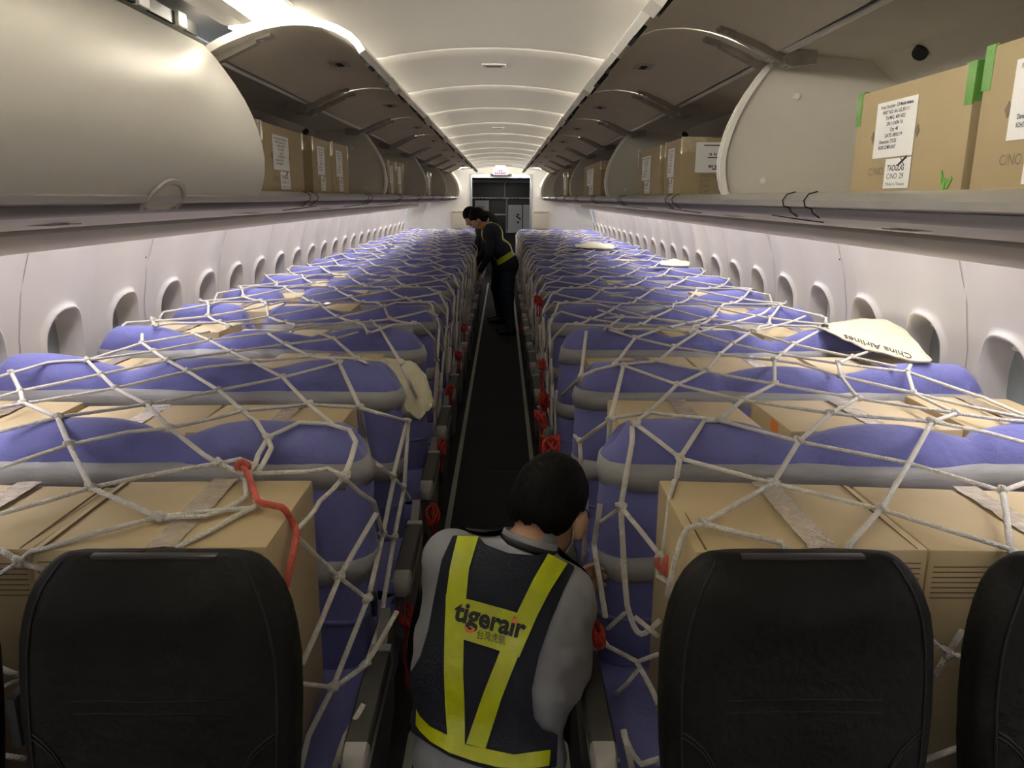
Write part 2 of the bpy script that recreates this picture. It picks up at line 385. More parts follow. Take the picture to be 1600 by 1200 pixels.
# ceiling end board with a small sign
P = atY(782, 269, 15.0)
o = empty('ceiling_sign', P); tag(o, 'small white ceiling sign with purple print above the aisle end', 'sign')
m = MB(); m.box((-.14, -.012, -.05), (.14, .012, .055), .006); m.build('sign_plate', MT['white'], o)
m = MB(); rr = random.Random(3)
for i in range(2): m.box((-.035 + i * .04, -.0145, .012), (-.005 + i * .04, -.012, .04))
for i in range(6): m.box((-.105 + i * .036, -.0145, -.036 + rr.random() * .006), (-.08 + i * .036, -.012, -.006 + rr.random() * .006))
m.build('sign_print', MT['purple'], o)
m = MB(); m.box((-.1, -.004, .05), (.1, .004, .12)); m.build('sign_bracket', MT['white'], o)

# galley seen through the opening
GY = 16.9
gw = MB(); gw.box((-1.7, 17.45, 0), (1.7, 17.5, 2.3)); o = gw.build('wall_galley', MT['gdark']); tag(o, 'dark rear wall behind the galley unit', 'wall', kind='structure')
for s in (-1, 1):
    m = MB(); m.box((min(s * 1.0, s * 1.05), YE + .06, 0), (max(s * 1.0, s * 1.05), 17.45, 2.3)); o = m.build('wall_galley_side', MT['ggrey']); tag(o, 'grey side wall of the galley, %s' % SIDE[s], 'wall', kind='structure')
gu = empty('galley_unit', (0, GY, 0)); tag(gu, 'grey and white galley unit with lockers behind the opening', 'galley')
def gpx(px0, py0, px1, py1, name, mt, y0=0., y1=.05, bev=.004, parent=gu):
    a = atY(px0, py0, GY + y0); b = atY(px1, py1, GY + y0)
    m = MB(); m.box((min(a.x, b.x), y0, min(a.z, b.z)), (max(a.x, b.x), y1, max(a.z, b.z)), bev); return m.build(name, mt, parent)
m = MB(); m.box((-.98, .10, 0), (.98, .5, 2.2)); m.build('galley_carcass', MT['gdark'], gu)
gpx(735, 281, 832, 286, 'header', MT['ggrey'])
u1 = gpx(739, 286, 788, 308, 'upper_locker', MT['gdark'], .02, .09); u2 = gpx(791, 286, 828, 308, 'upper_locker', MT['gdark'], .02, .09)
gpx(787.5, 284, 790, 309, 'divider', MT['ggrey'], 0, .08)
gpx(736, 308, 831, 311, 'shelf_edge', MT['gwhite'], -.02, .08)
for x in (745, 750, 756, 771, 776, 781, 797, 803, 808): gpx(x, 309.5, x + 2.2, 312, 'shelf_latch', MT['black'], -.035, -.02, 0)
w1 = gpx(742, 313, 764, 362, 'white_locker', MT['gwhite'], .0, .08)
o = gpx(745, 322, 757, 327, 'locker_handle', MT['ggrey'], -.02, 0)
gpx(743, 334, 763, 336, 'locker_rim', MT['ggrey'], -.012, 0)
for x in (746, 750, 756): gpx(x, 335, x + 2, 338.5, 'locker_latch', MT['black'], -.03, -.012, 0)
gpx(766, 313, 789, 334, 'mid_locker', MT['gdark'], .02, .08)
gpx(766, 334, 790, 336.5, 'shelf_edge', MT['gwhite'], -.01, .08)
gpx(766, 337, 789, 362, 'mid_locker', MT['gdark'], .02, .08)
gpx(790, 310, 793, 364, 'divider', MT['ggrey'], -.01, .08)
gpx(794, 320, 815.5, 360, 'trolley_door', MT['gwhite'], .0, .08)
gpx(817.5, 320, 831, 360, 'trolley_door', MT['gwhite'], .0, .08)
a = atY(808, 338, GY); b = atY(812, 342, GY); m = MB(); m.obox(((a.x + b.x) / 2, -.015, (a.z + b.z) / 2), (.05, 0, -.035), (0, .012, 0), (.008, 0, .012)); m.build('door_latch', MT['black'], gu)
for y in (334, 346): gpx(808, y, 811, y + 3, 'door_knob', MT['black'], -.02, 0, 0)
gpx(793, 360, 832, 364, 'worktop', MT['gwhite'], -.05, .1)
# =================================================================== overhead bins
HX, HZ = .828, 2.076
CP = [(.828, 2.076), (.800, 2.045), (.774, 2.010), (.745, 1.968), (.720, 1.925), (.702, 1.885), (.688, 1.845), (.678, 1.80), (.673, 1.76), (.676, 1.715), (.686, 1.672), (.702, 1.643), (.722, 1.622)]
def offs(prof, d):
    out = []
    for i, (x, z) in enumerate(prof):
        a = prof[max(i - 1, 0)]; b = prof[min(i + 1, len(prof) - 1)]
        tx, tz = b[0] - a[0], b[1] - a[1]; l = math.hypot(tx, tz); out.append((x - tz / l * d, z + tx / l * d))
    return out
CI = offs(CP, .022)
if CI[6][0] < CP[6][0]: CI = offs(CP, -.022)
def rot(prof, deg):
    c, q = math.cos(math.radians(deg)), math.sin(math.radians(deg))
    return [(HX + (x - HX) * c - (z - HZ) * q, HZ + (x - HX) * q + (z - HZ) * c) for x, z in prof]
OPEN = -76.0
def build_door(s, y0, y1, parent, opened):
    a = OPEN if opened else 0.
    o_, i_ = rot(CP, a), rot(CI, a)
    g = .006; ya, yb = y0 + g, y1 - g
    S = lambda p, y: (s * p[0], y, p[1])
    m = MB(); m.rings([[S(p, ya) for p in o_], [S(p, yb) for p in o_]], False)
    m.mi = 1; m.rings([[S(p, ya + .012) for p in i_], [S(p, yb - .012) for p in i_]], False)
    d = m.build('door', [MT['bindoor'], MT['bininner']], parent, 'all')
    # rim strips round the door edge
    for y, dy in ((ya, .012), (yb, -.012)):
        m = MB(); oo = offs(o_, 0); m.rings([[S(p, y) for p in o_], [S(p, y) for p in i_], [S(p, y + dy) for p in offs(i_, .004 if CI[6][0] > CP[6][0] and False else 0)]], False); m.build('door_rim', MT['white'], d)
    m = MB(); e0, e1 = o_[-1], i_[-1]
    m.rings([[S(e0, ya), S(e0, yb)], [S(e1, ya), S(e1, yb)]], False); m.build('door_lower_edge', MT['white'], d)
    ym = (ya + yb) / 2
    if opened:
        # hinge arms
        for y in (ya + .07, yb - .07):
            p0 = Vector((s * .93, y, 2.045)); p1 = Vector((s * .85, y, 2.035)); pi = i_[3]; p2 = Vector((s * (pi[0]), y, pi[1] - .004)); p3 = Vector((s * i_[4][0], y, i_[4][1] - .004))
            m = MB(); m.obox((p0 + p1) / 2, (p1 - p0) / 2, (0, .022, 0), (0, 0, .02))
            m.obox((p1 + p2) / 2, (p2 - p1) / 2, (0, .014, 0), (0, 0, .012)); m.obox((p2 + p3) / 2, (p3 - p2) / 2, (0, .022, 0), (0, 0, .005))
            for q in (.3, .8):
                c = p2.lerp(p3, q); m.sphere((c.x, c.y, c.z - .006), .008, 8, 4, (1, 1, .5))
            m.tube([p1 + Vector((0, -.03, 0)), p1 + Vector((0, .03, 0))], .016, 10)
            m.build('hinge_arm', MT['metal'], d, True)
        # striker plate on the door liner
        c = Vector((s * i_[6][0], ym, i_[6][1])); t = (Vector((s * i_[7][0], ym, i_[7][1])) - Vector((s * i_[5][0], ym, i_[5][1]))).normalized(); nn = Vector((0, 1, 0)).cross(t); nn = nn if nn.z < 0 else -nn
        m = MB(); m.obox(c + nn * .002, t * .035, (0, .055, 0), nn * .002); pl = m.build('striker_plate', MT['psu'], d)
        for q in (-.018, .018): m = MB(); m.obox(c + nn * .005 + Vector((0, q, 0)), t * .012, (0, .008, 0), nn * .003); m.build('striker_slot', MT['black'], d)
        # latch handle cup at the free edge
        e = Vector((s * o_[-1][0], ym, o_[-1][1])); ein = Vector((s * i_[-1][0], ym, i_[-1][1])); t = (e - Vector((s * o_[-3][0], ym, o_[-3][1]))).normalized(); nn = (ein - e).normalized()
        m = MB()
        for sg in (0,):
            q0 = e - t * .004
            A = [q0 + Vector((0, y, 0)) + t * a_ + nn * b_ for y, a_, b_ in ((-.10, .0, -.004), (-.05, .035, .0), (.05, .035, .0), (.10, 0, -.004))]
            B = [p + nn * .03 for p in A]
            m.rings([A, B], True, True, True)
        m.build('handle_cup', MT['rail'], d)
        for y in (-.085, .085):
            c = ein + Vector((0, y, 0)) - t * .015 + nn * .008
            m = MB(); m.obox(c - t * .006, t * .030, (0, .013, 0), nn * .008); m.obox(c - t * .028, t * .010, (0, .03, 0), nn * .006); m.build('latch', MT['black'], d)
        for y in (-.45, -.40, .40, .45):
            c = ein + Vector((0, y, 0)) - t * .012 + nn * .005
            m = MB(); m.obox(c + t * .012, t * .004, (0, .022, 0), nn * .006); m.obox(c - t * .006 + Vector((0, .012, 0)), (t * .022 + Vector((0, .010, 0))), (0, .004, 0), nn * .006); m.obox(c - t * .006 - Vector((0, .012, 0)), (t * .022 - Vector((0, .010, 0))), (0, .004, 0), nn * .006)
            m.build('latch_hook', MT['black'], d)
    else:
        # arched pull recess at the lower edge
        def surf(y, q, lift):           # q = metres up from the lower edge along the profile
            acc = 0; pr = o_[::-1]
            for (x0, z0), (x1, z1) in zip(pr, pr[1:]):
                l = math.hypot(x1 - x0, z1 - z0)
                if acc + l >= q:
                    f = (q - acc) / l; nx, nz = -(z1 - z0) / l, (x1 - x0) / l
                    if nx > 0: nx, nz = -nx, -nz
                    return Vector((s * (x0 + (x1 - x0) * f + nx * lift), y, z0 + (z1 - z0) * f + nz * lift))
                acc += l
            return Vector((s * pr[-1][0], y, pr[-1][1]))
        arc = [(ym - .10 * math.cos(math.pi * i / 24), .002 + .075 * math.sin(math.pi * i / 24) ** .7) for i in range(25)]
        m = MB(); m.rings([[surf(y, q, .002) for y, q in arc], [surf(ym + (y - ym) * .96, q * .97, .007) for y, q in arc], [surf(ym + (y - ym) * .86, q * .86, .007) for y, q in arc], [surf(ym + (y - ym) * .82, q * .82, .002) for y, q in arc]], False); m.build('handle_rim', MT['psu'], d, True)
        m = MB(); m.rings([[surf(ym + (y - ym) * .84, q * .84, .0025) for y, q in arc], [surf(ym + (y - ym) * .3, q * .3, .006) for y, q in arc], [surf(ym, .0, .004) for y, q in arc]], False); m.build('handle_paddle', MT['bin'], d, True)
    return d
def build_bin(s, opened):
    o = empty('overhead_bin')
    S = lambda x, y, z: (s * x, y, z)
    def bx(m, x0, x1, y0, y1, z0, z1, bev=0): m.box((min(s * x0, s * x1), y0, z0), (max(s * x0, s * x1), y1, z1), bev)
    m = MB(); bx(m, .735, 1.36, 0, BL, 1.635, 1.655); m.build('shelf', MT['bin'], o)
    m = MB(); m.rings([[S(1.335, 0, 1.655), S(1.335, BL, 1.655)], [S(1.30, 0, 1.90), S(1.30, BL, 1.90)], [S(1.12, 0, 2.045), S(1.12, BL, 2.045)], [S(.85, 0, 2.065), S(.85, BL, 2.065)]], False); m.build('liner', MT['bindark'], o)
    m = MB(); m.rings([[S(1.36, 0, 1.655), S(1.36, BL, 1.655)], [S(1.33, 0, 1.92), S(1.33, BL, 1.92)], [S(1.13, 0, 2.075), S(1.13, BL, 2.075)], [S(.835, 0, 2.09), S(.835, BL, 2.09)]], False); m.build('shell', MT['white'], o)
    m = MB(); m.tube([S(.846, .0, 2.058), S(.846, BL, 2.058)], .008, 8); m.build('hinge_rail', MT['white'], o, True)
    # dividing wall at the far end, rim following the door line
    prof = [(x + .004, z) for x, z in CI] + [(1.335, 1.656), (1.30, 1.90), (1.12, 2.045), (.85, 2.066)]
    prof[len(CI) - 1] = (.735, 1.656)
    m = MB(); m.prism([(s * x, z) for x, z in prof], BL - .03, BL - .002); dv = m.build('divider', MT['bin'], o)
    m = MB(); R = CI[1:]
    for ya, yb in ((BL - .040, BL - .024), (BL - .014, BL - .0005)):
        m.rings([[S(x + .012, ya, z) for x, z in R], [S(x - .004, ya, z) for x, z in R], [S(x - .004, yb, z) for x, z in R], [S(x + .012, yb, z) for x, z in R]], False)
    m.build('divider_rim', MT['white'], dv, True)
    m = MB(); m.rings([[S(x + .003, BL - .024, z) for x, z in R], [S(x + .003, BL - .014, z) for x, z in R]], False); m.build('rim_gap', MT['lipdark'], dv)
    for x, z in ((.905, 1.945), (.825, 1.705)): m = MB(); m.tube([S(x, BL - .03, z), S(x, BL - .036, z)], .009, 12); m.build('divider_button', MT['white'], dv, True)
    m = MB(); c = Vector(S(1.14, BL - .27, 2.035)); dn = Vector((-s * .55, -.5, -.6)).normalized(); m.tube([c, c + dn * .022, c + dn * .024, c + dn * .018], [.020, .020, .014, .012], 16); m.build('vent_knob', MT['black'], o, True)
    # lip, service panel and rail
    lp = [(.742, 1.664), (.722, 1.666), (.704, 1.660), (.695, 1.648), (.698, 1.636), (.712, 1.632), (.742, 1.632)]
    m = MB(); m.prism([(s * x, z) for x, z in lp], 0, BL); m.build('lip', MT['lip'], o, True)
    lp = [(.742, 1.632), (.712, 1.632), (.716, 1.622), (.732, 1.612), (.76, 1.610), (.76, 1.632)]
    m = MB(); m.prism([(s * x, z) for x, z in lp], 0, BL); m.build('lip_lower', MT['lipdark'], o, True)
    m = MB(); m.rings([[S(.75, 0, 1.612), S(.75, BL, 1.612)], [S(.95, 0, 1.588), S(.95, BL, 1.588)], [S(1.2, 0, 1.560), S(1.2, BL, 1.560)], [S(1.355, 0, 1.548), S(1.355, BL, 1.548)]], False); m.build('service_panel', MT['psu'], o, 'all')
    rp = [(1.35, 1.552), (1.336, 1.535), (1.340, 1.508), (1.362, 1.486), (1.395, 1.478), (1.425, 1.484), (1.435, 1.502), (1.42, 1.552)]
    m = MB(); m.prism([(s * x, z) for x, z in rp], 0, BL); m.build('rail', MT['rail'], o, True)
    m = MB(); bx(m, 1.35, 1.58, 0, BL, 1.60, 1.635); m.build('panel_backing', MT['white'], o)
    for y in ((.62, .75, 1.95, 2.08) if opened else ()):
        m = MB()
        pts = [S(.722, y, 1.6675), S(.703, y, 1.662), S(.6935, y, 1.648), S(.697, y, 1.635), S(.711, y, 1.631), S(.715, y, 1.622), S(.731, y, 1.611)]
        m.tube(pts, .0016, 6); m.build('lip_seal', MT['black'], o)
    for y in ((1.02, 2.35) if opened else (1.28,)):
        m = MB(); m.tube([S(.765, y, 1.609), S(.80, y + .03, 1.605), S(.86, y + .05, 1.597), S(.93, y + .06, 1.589)], .0018, 5); m.build('panel_joint', MT['black'], o)
    for y in (.62, 1.95):
        for q in range(4): m = MB(); m.box(tuple(min(a, b) for a, b in zip(S(.93, y + q * .035, 1.584), S(1.0, y + q * .035 + .018, 1.586))), tuple(max(a, b) for a, b in zip(S(.93, y + q * .035, 1.584), S(1.0, y + q * .035 + .018, 1.586)))); m.build('panel_marking', MT['metal'], o)
    for q in range(2): build_door(s, q * BL / 2, (q + 1) * BL / 2, o, opened)
    return o
BINLAB = {}
for s in (-1, 1):
    proto = build_bin(s, True)
    first = True
    for k in range(-4, 4):
        y = DIV0 + k * BL
        opened = not (s < 0 and k < 0)
        if not opened: o = build_bin(s, False); o.location.y = y
        else:
            o = proto if first else copy_tree(proto); first = False; o.location.y = y
        lab = bin_label(s, k)
        tag(o, lab, 'overhead bin', 'overhead bins, ' + SIDE[s])
    # fairing from the last bin to the bulkhead
    ye = DIV0 + 4 * BL
    prof = CP + [(.80, 1.60), (1.0, 1.585), (1.38, 1.55), (1.36, 1.9), (1.1, 2.12), (.85, 2.14)]
    m = MB(); m.prism([(s * x, z) for x, z in prof], ye + .01, ye + .9)
    r1 = [(s * x, ye + .9, z) for x, z in prof]; r2 = [(s * (x + .10 if x < 1 else x), YE, z) for x, z in prof]
    m.rings([r1, r2], True); o = m.build('trim_1' if s < 0 else 'trim_2', MT['white'], None, True); tag(o, 'white fairing between the last overhead bin and bulkhead, %s' % SIDE[s], 'trim', kind='structure')
# solid black strip standing in for the gap's shade above closed bins; fixings
m = MB(); m.box((-1.05, -8.1, 2.098), (-.84, DIV0 - .01, 2.13)); o = m.build('gap_shade', MT['black']); tag(o, 'black strip painted as the shaded gap above the closed overhead bins', 'trim', kind='structure')
for y in (2.28, 2.05):
    m = MB(); m.box((-.90, y - .03, 2.095), (-.83, y + .03, 2.135), .004); m.build('gap_fixing', MT['white'], o)

# ------------------------------------------------------------------ text helper (mesh from a font curve, flattened)
def text_mesh(body, size=1., bold=0.):
    cu = bpy.data.curves.new('txt', 'FONT'); cu.body = body; cu.size = size; cu.offset = bold; cu.resolution_u = 3
    ob = bpy.data.objects.new('txt', cu); COL.objects.link(ob)
    dg = bpy.context.evaluated_depsgraph_get(); me = bpy.data.meshes.new_from_object(ob.evaluated_get(dg))
    vs_ = [v.co.copy() for v in me.vertices]; fs = [tuple(p.vertices) for p in me.polygons]
    bpy.data.objects.remove(ob); bpy.data.curves.remove(cu); bpy.data.meshes.remove(me)
    return vs_, fs
TXC = {}
def put_text(m, body, origin, ex, ey, size, bold=0., fit=None):
    """flat lettering laid into MB m: origin, unit right, unit up"""
    key = (body, bold)
    if key not in TXC: TXC[key] = text_mesh(body, 1., bold)
    vs_, fs = TXC[key]
    if not vs_: return
    w = max(v.x for v in vs_); k = size if fit is None else size
    kx = k if fit is None else fit / w
    origin = Vector(origin); ex = Vector(ex); ey = Vector(ey)
    m.add([origin + ex * (v.x * kx) + ey * (v.y * k) for v in vs_], fs)

# ------------------------------------------------------------------ cartons in the bins
def bin_carton(s, y0, y1, h, label, no, xf=.79, dep=.36, green=False, end_label=False, seal=True):
    z0 = 1.6555; xa, xb = sorted((s * xf, s * (xf + dep)))
    o = empty('bin_carton', (0, (y0 + y1) / 2, z0)); L_ = (y1 - y0) / 2
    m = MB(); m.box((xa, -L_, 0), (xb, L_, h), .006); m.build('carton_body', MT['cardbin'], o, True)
    m = MB(); m.box((xa + .004, -.004, h - .001), (xb - .004, .004, h + .0012)); m.build('flap_seam', MT['carddark'], o)
    fx = s * xf; nx = -s                          # face towards the aisle
    ex = Vector((0, 1 if s < 0 else -1, 0)); ez = Vector((0, 0, 1))
    def P(u, v, lift=.0015): return Vector((fx + nx * lift, 0, 0)) + ex * u + ez * v
    def plate(u0, u1, v0, v1, lift, mt, name, skew=0.):
        m = MB(); m.obox(P((u0 + u1) / 2, (v0 + v1) / 2, lift), ex * ((u1 - u0) / 2) + ez * skew, ez * ((v1 - v0) / 2), Vector((nx * .0006, 0, 0))); return m.build(name, mt, o)
    W = 2 * L_; u0 = -L_ + W * .29
    plate(-L_ + W * .23, -L_ + W * .60, h * .36, h * .86, .0015, MT['paper'], 'shipping_label')
    plate(-L_ + W * .37, -L_ + W * .60, h * .08, h * .345, .0015, MT['paper'], 'number_label')
    m = MB(); q0 = -L_ + W * .25; qw = W * .33; rows = ['Product Description : GPS Module Antenna', 'PART NO: AA.162.301111', 'TA MIG: 40H 002', 'S/N: 1110094 TA', 'Qty: 48', 'DATE: 08/01/19', 'Dimension: 27X20', 'ROHS COMPLIANT']
    for i, t in enumerate(rows):
        f = [.9, .75, .55, .45, .22, .48, .5, .5][i]
        put_text(m, t, P(q0 + qw * (.5 - f / 2 if i < 6 else .1), h * (.80 - .052 * i), .0025), ex, ez, h * .045, .01, qw * f)
    q1 = -L_ + W * .395; put_text(m, 'TAOGLAS', P(q1, h * .235, .0025), ex, ez, h * .075, .02, W * .155)
    put_text(m, 'C/NO. %s' % no, P(q1, h * .165, .0025), ex, ez, h * .07, .0, W * .155)
    put_text(m, 'Made in Taiwan', P(q1, h * .105, .0025), ex, ez, h * .04, .0, W * .17)
    m.build('label_print', MT['ink'], o); m = MB()
    c = P(q1 + W * .13, h * .315, .0025)
    for dx, dz in ((.022, .011), (.011, -.010)): m.obox(c, (ex * dx + ez * dz) * .7, (ez * .0022 - ex * .001), Vector((.0002, 0, 0)))
    m.build('pen_mark', MT['ink'], o)
    m = MB(); put_text(m, 'C/NO.', P(-L_ + W * .20, h * .205, .001), ex, ez, h * .10, .0, W * .16); 
    m.build('carton_print', MT['inkgrey'], o)
    for u in (.21, .62): m = MB(); m.obox(P(-L_ + W * u, h * .56, .001), ex * .004 + ez * .006, ex * .004 - ez * .006, (.0003, 0, 0)); m.build('arrow_print', MT['inkgrey'], o)
    tm = MT['green'] if green else MT['clear']
    for u in (-1, 1):
        m = MB(); c = P(u * L_, h, 0)
        m.box((min(fx - .001, fx + .001), u * L_ - .022 if u > 0 else u * L_ - .001, h - .065), (max(fx - .0012, fx + .0012), u * L_ + .001 if u > 0 else u * L_ + .022, h + .001))
        m.box((min(fx, fx + s * .12), u * L_ - .03 if u > 0 else u * L_ - .001, h - .0005), (max(fx, fx + s * .12), u * L_ + .001 if u > 0 else u * L_ + .03, h + .0015))
        m.box((min(fx, fx + s * .10), u * L_ - .0012, h - .06), (max(fx, fx + s * .10), u * L_ + .0012, h + .001))
        m.build('corner_tape', MT['clear'] if (green and False) else tm, o)
        if green:
            m = MB()
            for dy, dz, an in ((0, 0, .3), (.012, .006, 1.2), (-.012, -.004, 2.2), (.004, -.012, 1.7)):
                m.obox((fx - s * .0015, (L_ * -.78 if s > 0 else L_ * .78) + dy, h * .13 + dz), (0, .011 * math.cos(an), .011 * math.sin(an)), (0, -.003 * math.sin(an), .003 * math.cos(an)), (.0006, 0, 0))
            if u > 0: m.build('green_scribble', MT['greenink'], o)
    if end_label:
        ye = -L_ - .001; exx = Vector((1, 0, 0)); cx = (xa + xb) / 2
        m = MB(); m.box((xa + dep * .16, ye - .0006, h * .42), (xa + dep * .80, ye + .0006, h * .92)); m.build('airway_label', MT['paper'], o)
        m = MB()
        for q in range(22): 
            if q % 3: m.box((xa + dep * (.30 + .018 * q), ye - .0012, h * .70), (xa + dep * (.309 + .018 * q), ye - .0008, h * .745))
            if q % 4: m.box((xa + dep * (.30 + .018 * q), ye - .0012, h * .50), (xa + dep * (.312 + .018 * q), ye - .0008, h * .545))
        for v, u0, u1 in ((.86, .25, .5), (.84, .6, .77), (.66, .3, .6), (.60, .62, .74), (.47, .36, .56)): m.box((xa + dep * u0, ye - .0012, h * v), (xa + dep * u1, ye - .0008, h * (v + .018)))
        m.sphere((xa + dep * .62, ye - .001, h * .665), .008, 4, 2, (1, .1, 1)); m.build('label_print', MT['ink'], o)
        m = MB()
        for i, t in enumerate(('PART NO :', "Q'TY", 'N.W', 'G.W')): put_text(m, t, (xa + dep * .22, ye - .0005, h * (.335 - .085 * i)), exx, ez, h * .085, .01)
        m.build('carton_print', MT['inkgrey'], o)
    tag(o, label, 'carton', 'labelled cartons in the bins')
    return o
def bc(s, pxf, pxn, pytop, label, no, **kw):
    xf = kw.get('xf', .79)
    a = atX(pxf, 305, s * xf).y; b = atX(pxn, 305, s * xf).y; h = kw.pop('h', None)
    if h is None: h = atX(pxn, pytop, s * xf).z - 1.6555
    y0, y1 = min(a, b), max(a, b)
    return bin_carton(s, y0, y1, h, label, no, **kw)
bc(1, 1326, 1499, 103, 'large brown carton numbered 29 with green corner tape in open bin', '29', green=True)
bc(1, 1511, 1790, 60, 'large brown carton with green corner tape and glossy white label', '28', green=True, h=.225)
bc(1, 1036, 1062, 216, 'carton with a barcode sheet on its end beside the bin divider', '31', end_label=True)
bc(1, 995, 1030, 228, 'plain-ended carton standing behind the carton with the barcode sheet', '32')
bc(1, 912, 938, 252, 'single carton in the second open bin behind the green-taped cartons', '40')
bc(1, 880, 887, 268, 'small looking carton in the third open bin behind green-taped cartons', '41')
bc(-1, 477, 413, 190, 'largest-looking carton in the bin next to the closed bin', '16')
bc(-1, 411, 380, 180, 'carton half hidden behind the closed bin door', '15')
bc(-1, 520, 491, 214, 'carton with taped label standing in the middle of its bin', '17', end_label=True)
bc(-1, 546, 521, 222, 'carton nearest the divider in the bin next to the closed bin', '18')
bc(-1, 619, 607, 250, 'first carton of the pair in the second open bin behind closed bin', '20')
bc(-1, 631, 620, 252, 'second carton of the pair in the second open bin behind closed bin', '21')
bc(-1, 674, 668, 268, 'lone carton in the third open bin behind the closed bin', '22')
# =================================================================== seats, cartons
Y1, RP, NR = 1.93, .745, 18
def rowY(k): return Y1 + RP * (k - 1)
REC = .12
ZB = .40
def N3(x, y, z): return noise.noise(Vector((x, y, z)))
class Cover:
    """cloth cover over a triple backrest; rings of a rounded outline rising to a soft domed crest"""
    def __init__(self, s, seed, k):
        self.s = s; self.seed = seed * 7.31; r = random.Random(seed)
        self.x0, self.x1 = .302 + r.uniform(-.006, .012), 1.752
        self.T = .155; self.Rd = .075
        self.gaps = (.795 + r.uniform(-.03, .03), 1.285 + r.uniform(-.03, .03))
        self.dips = (r.uniform(.018, .034), r.uniform(.022, .06 if k > 2 else .036))
        self.wid = (r.uniform(.09, .14), r.uniform(.10, .14))
        self.hs = [1.085 + r.uniform(-.008, .01), 1.082 + r.uniform(-.012, .012), 1.085 + r.uniform(-.01, .02)]
        self.cut = k > 3 and r.random() < .35     # cloth torn open at the window seat: deep gap
        if self.cut: self.dips = (self.dips[0], r.uniform(.12, .19)); self.wid = (self.wid[0], .055)
    def H(self, x):
        j = 0 if x < self.gaps[0] else (1 if x < self.gaps[1] else 2); c = (.55, 1.04, 1.53)[j]
        h = self.hs[j] - .012 * ((x - c) / .24) ** 2
        for g, d, w in zip(self.gaps, self.dips, self.wid): h -= d * math.exp(-((x - g) / w) ** 2)
        e = min(x - self.x0, self.x1 - x); R = .085
        if e < R: h -= .8 * (R - math.sqrt(max(0, R * R - (R - max(e, 0)) ** 2)))
        return h + .006 * N3(x * 5, self.seed, 0)
    def outline(self, nx, na):
        r = self.T / 2; pts = []
        for i in range(nx): pts.append((self.x0 + r + (self.x1 - self.x0 - 2 * r) * i / (nx - 1), -1., 0., -1.))
        for i in range(1, na): a = -math.pi / 2 + math.pi * i / na; pts.append((None, math.sin(a), math.cos(a), math.sin(a), 1))
        for i in range(nx): pts.append((self.x1 - r - (self.x1 - self.x0 - 2 * r) * i / (nx - 1), 1., 0., 1.))
        for i in range(1, na): a = math.pi / 2 + math.pi * i / na; pts.append((None, math.sin(a), math.cos(a), math.sin(a), 0))
        return pts
    def point(self, p, v=None, z=None, phi=None, lift=0.):
        r = self.T / 2
        if p[0] is None: xb = (self.x1 - r) if p[4] else (self.x0 + r); x = xb + r * p[2]; nx_, ny_ = p[2], p[3]
        else: x = p[0]; xb = x; nx_, ny_ = 0., p[3]
        yy = r * p[1]
        Hs = self.H(min(max(x, self.x0 + .004), self.x1 - .004)) - self.Rd
        c = 1.
        if phi is None and z is not None and z > Hs: phi = math.asin(min(1., (z - Hs) / self.Rd))
        if phi is not None:
            c = math.cos(phi); zz = Hs + self.Rd * math.sin(phi); yy *= c; x = xb + (x - xb) * (.35 + .65 * c); vv = 1.
        else:
            zz = z if z is not None else ZB + v * (Hs - ZB)
        # bulge and wrinkles
        sd = self.seed
        w = .010 * N3(x * 4, zz * 5, sd) + .006 * N3(x * 11 + zz * 6, zz * 14, sd + 5) + .003 * N3(x * 25, zz * 20 + x * 8, sd + 9) + .009 * (.5 - abs(N3((x + .6 * zz) * 13, (zz - .6 * x) * 4, sd + 2))) + .006 * (.5 - abs(N3((x - .9 * zz) * 20, (zz + .5 * x) * 6, sd + 4)))
        for g in self.gaps: w -= .010 * math.exp(-((x - g) / .07) ** 2)
        if zz < .93: w += -.006 * math.exp(-((zz - .93) / .03) ** 2)
        w = w * max(c, 0.) + lift
        if x > 1.5 and zz < .9: x -= .05 * (.9 - zz) / .5 * min(1., (x - 1.5) / .2)
        y = yy + ny_ * w + REC * (zz - 1.085); x += nx_ * w
        return (self.s * x, y, zz)
    def mesh(self, nx, na, nv, nd):
        ol = self.outline(nx, na); m = MB()
        rs = [[self.point(p, v=i / nv) for p in ol] for i in range(nv + 1)]
        rs += [[self.point(p, phi=math.pi / 2 * i / nd) for p in ol] for i in range(1, nd + 1)]
        m.rings(rs, True); return m
    def tape(self, z, hw, nx, na):
        ol = self.outline(nx, na); m = MB()
        f = lambda p, zz, l: self.point(p, z=min(zz + .014 * N3((p[0] if p[0] is not None else (self.x1 if p[4] else self.x0)) * 2.2, z, self.seed), 1.0), lift=l)
        m.rings([[f(p, z - hw, .0) for p in ol], [f(p, z - hw, .0045) for p in ol], [f(p, z, .0052) for p in ol], [f(p, z + hw, .0045) for p in ol], [f(p, z + hw, .0) for p in ol]], True); return m

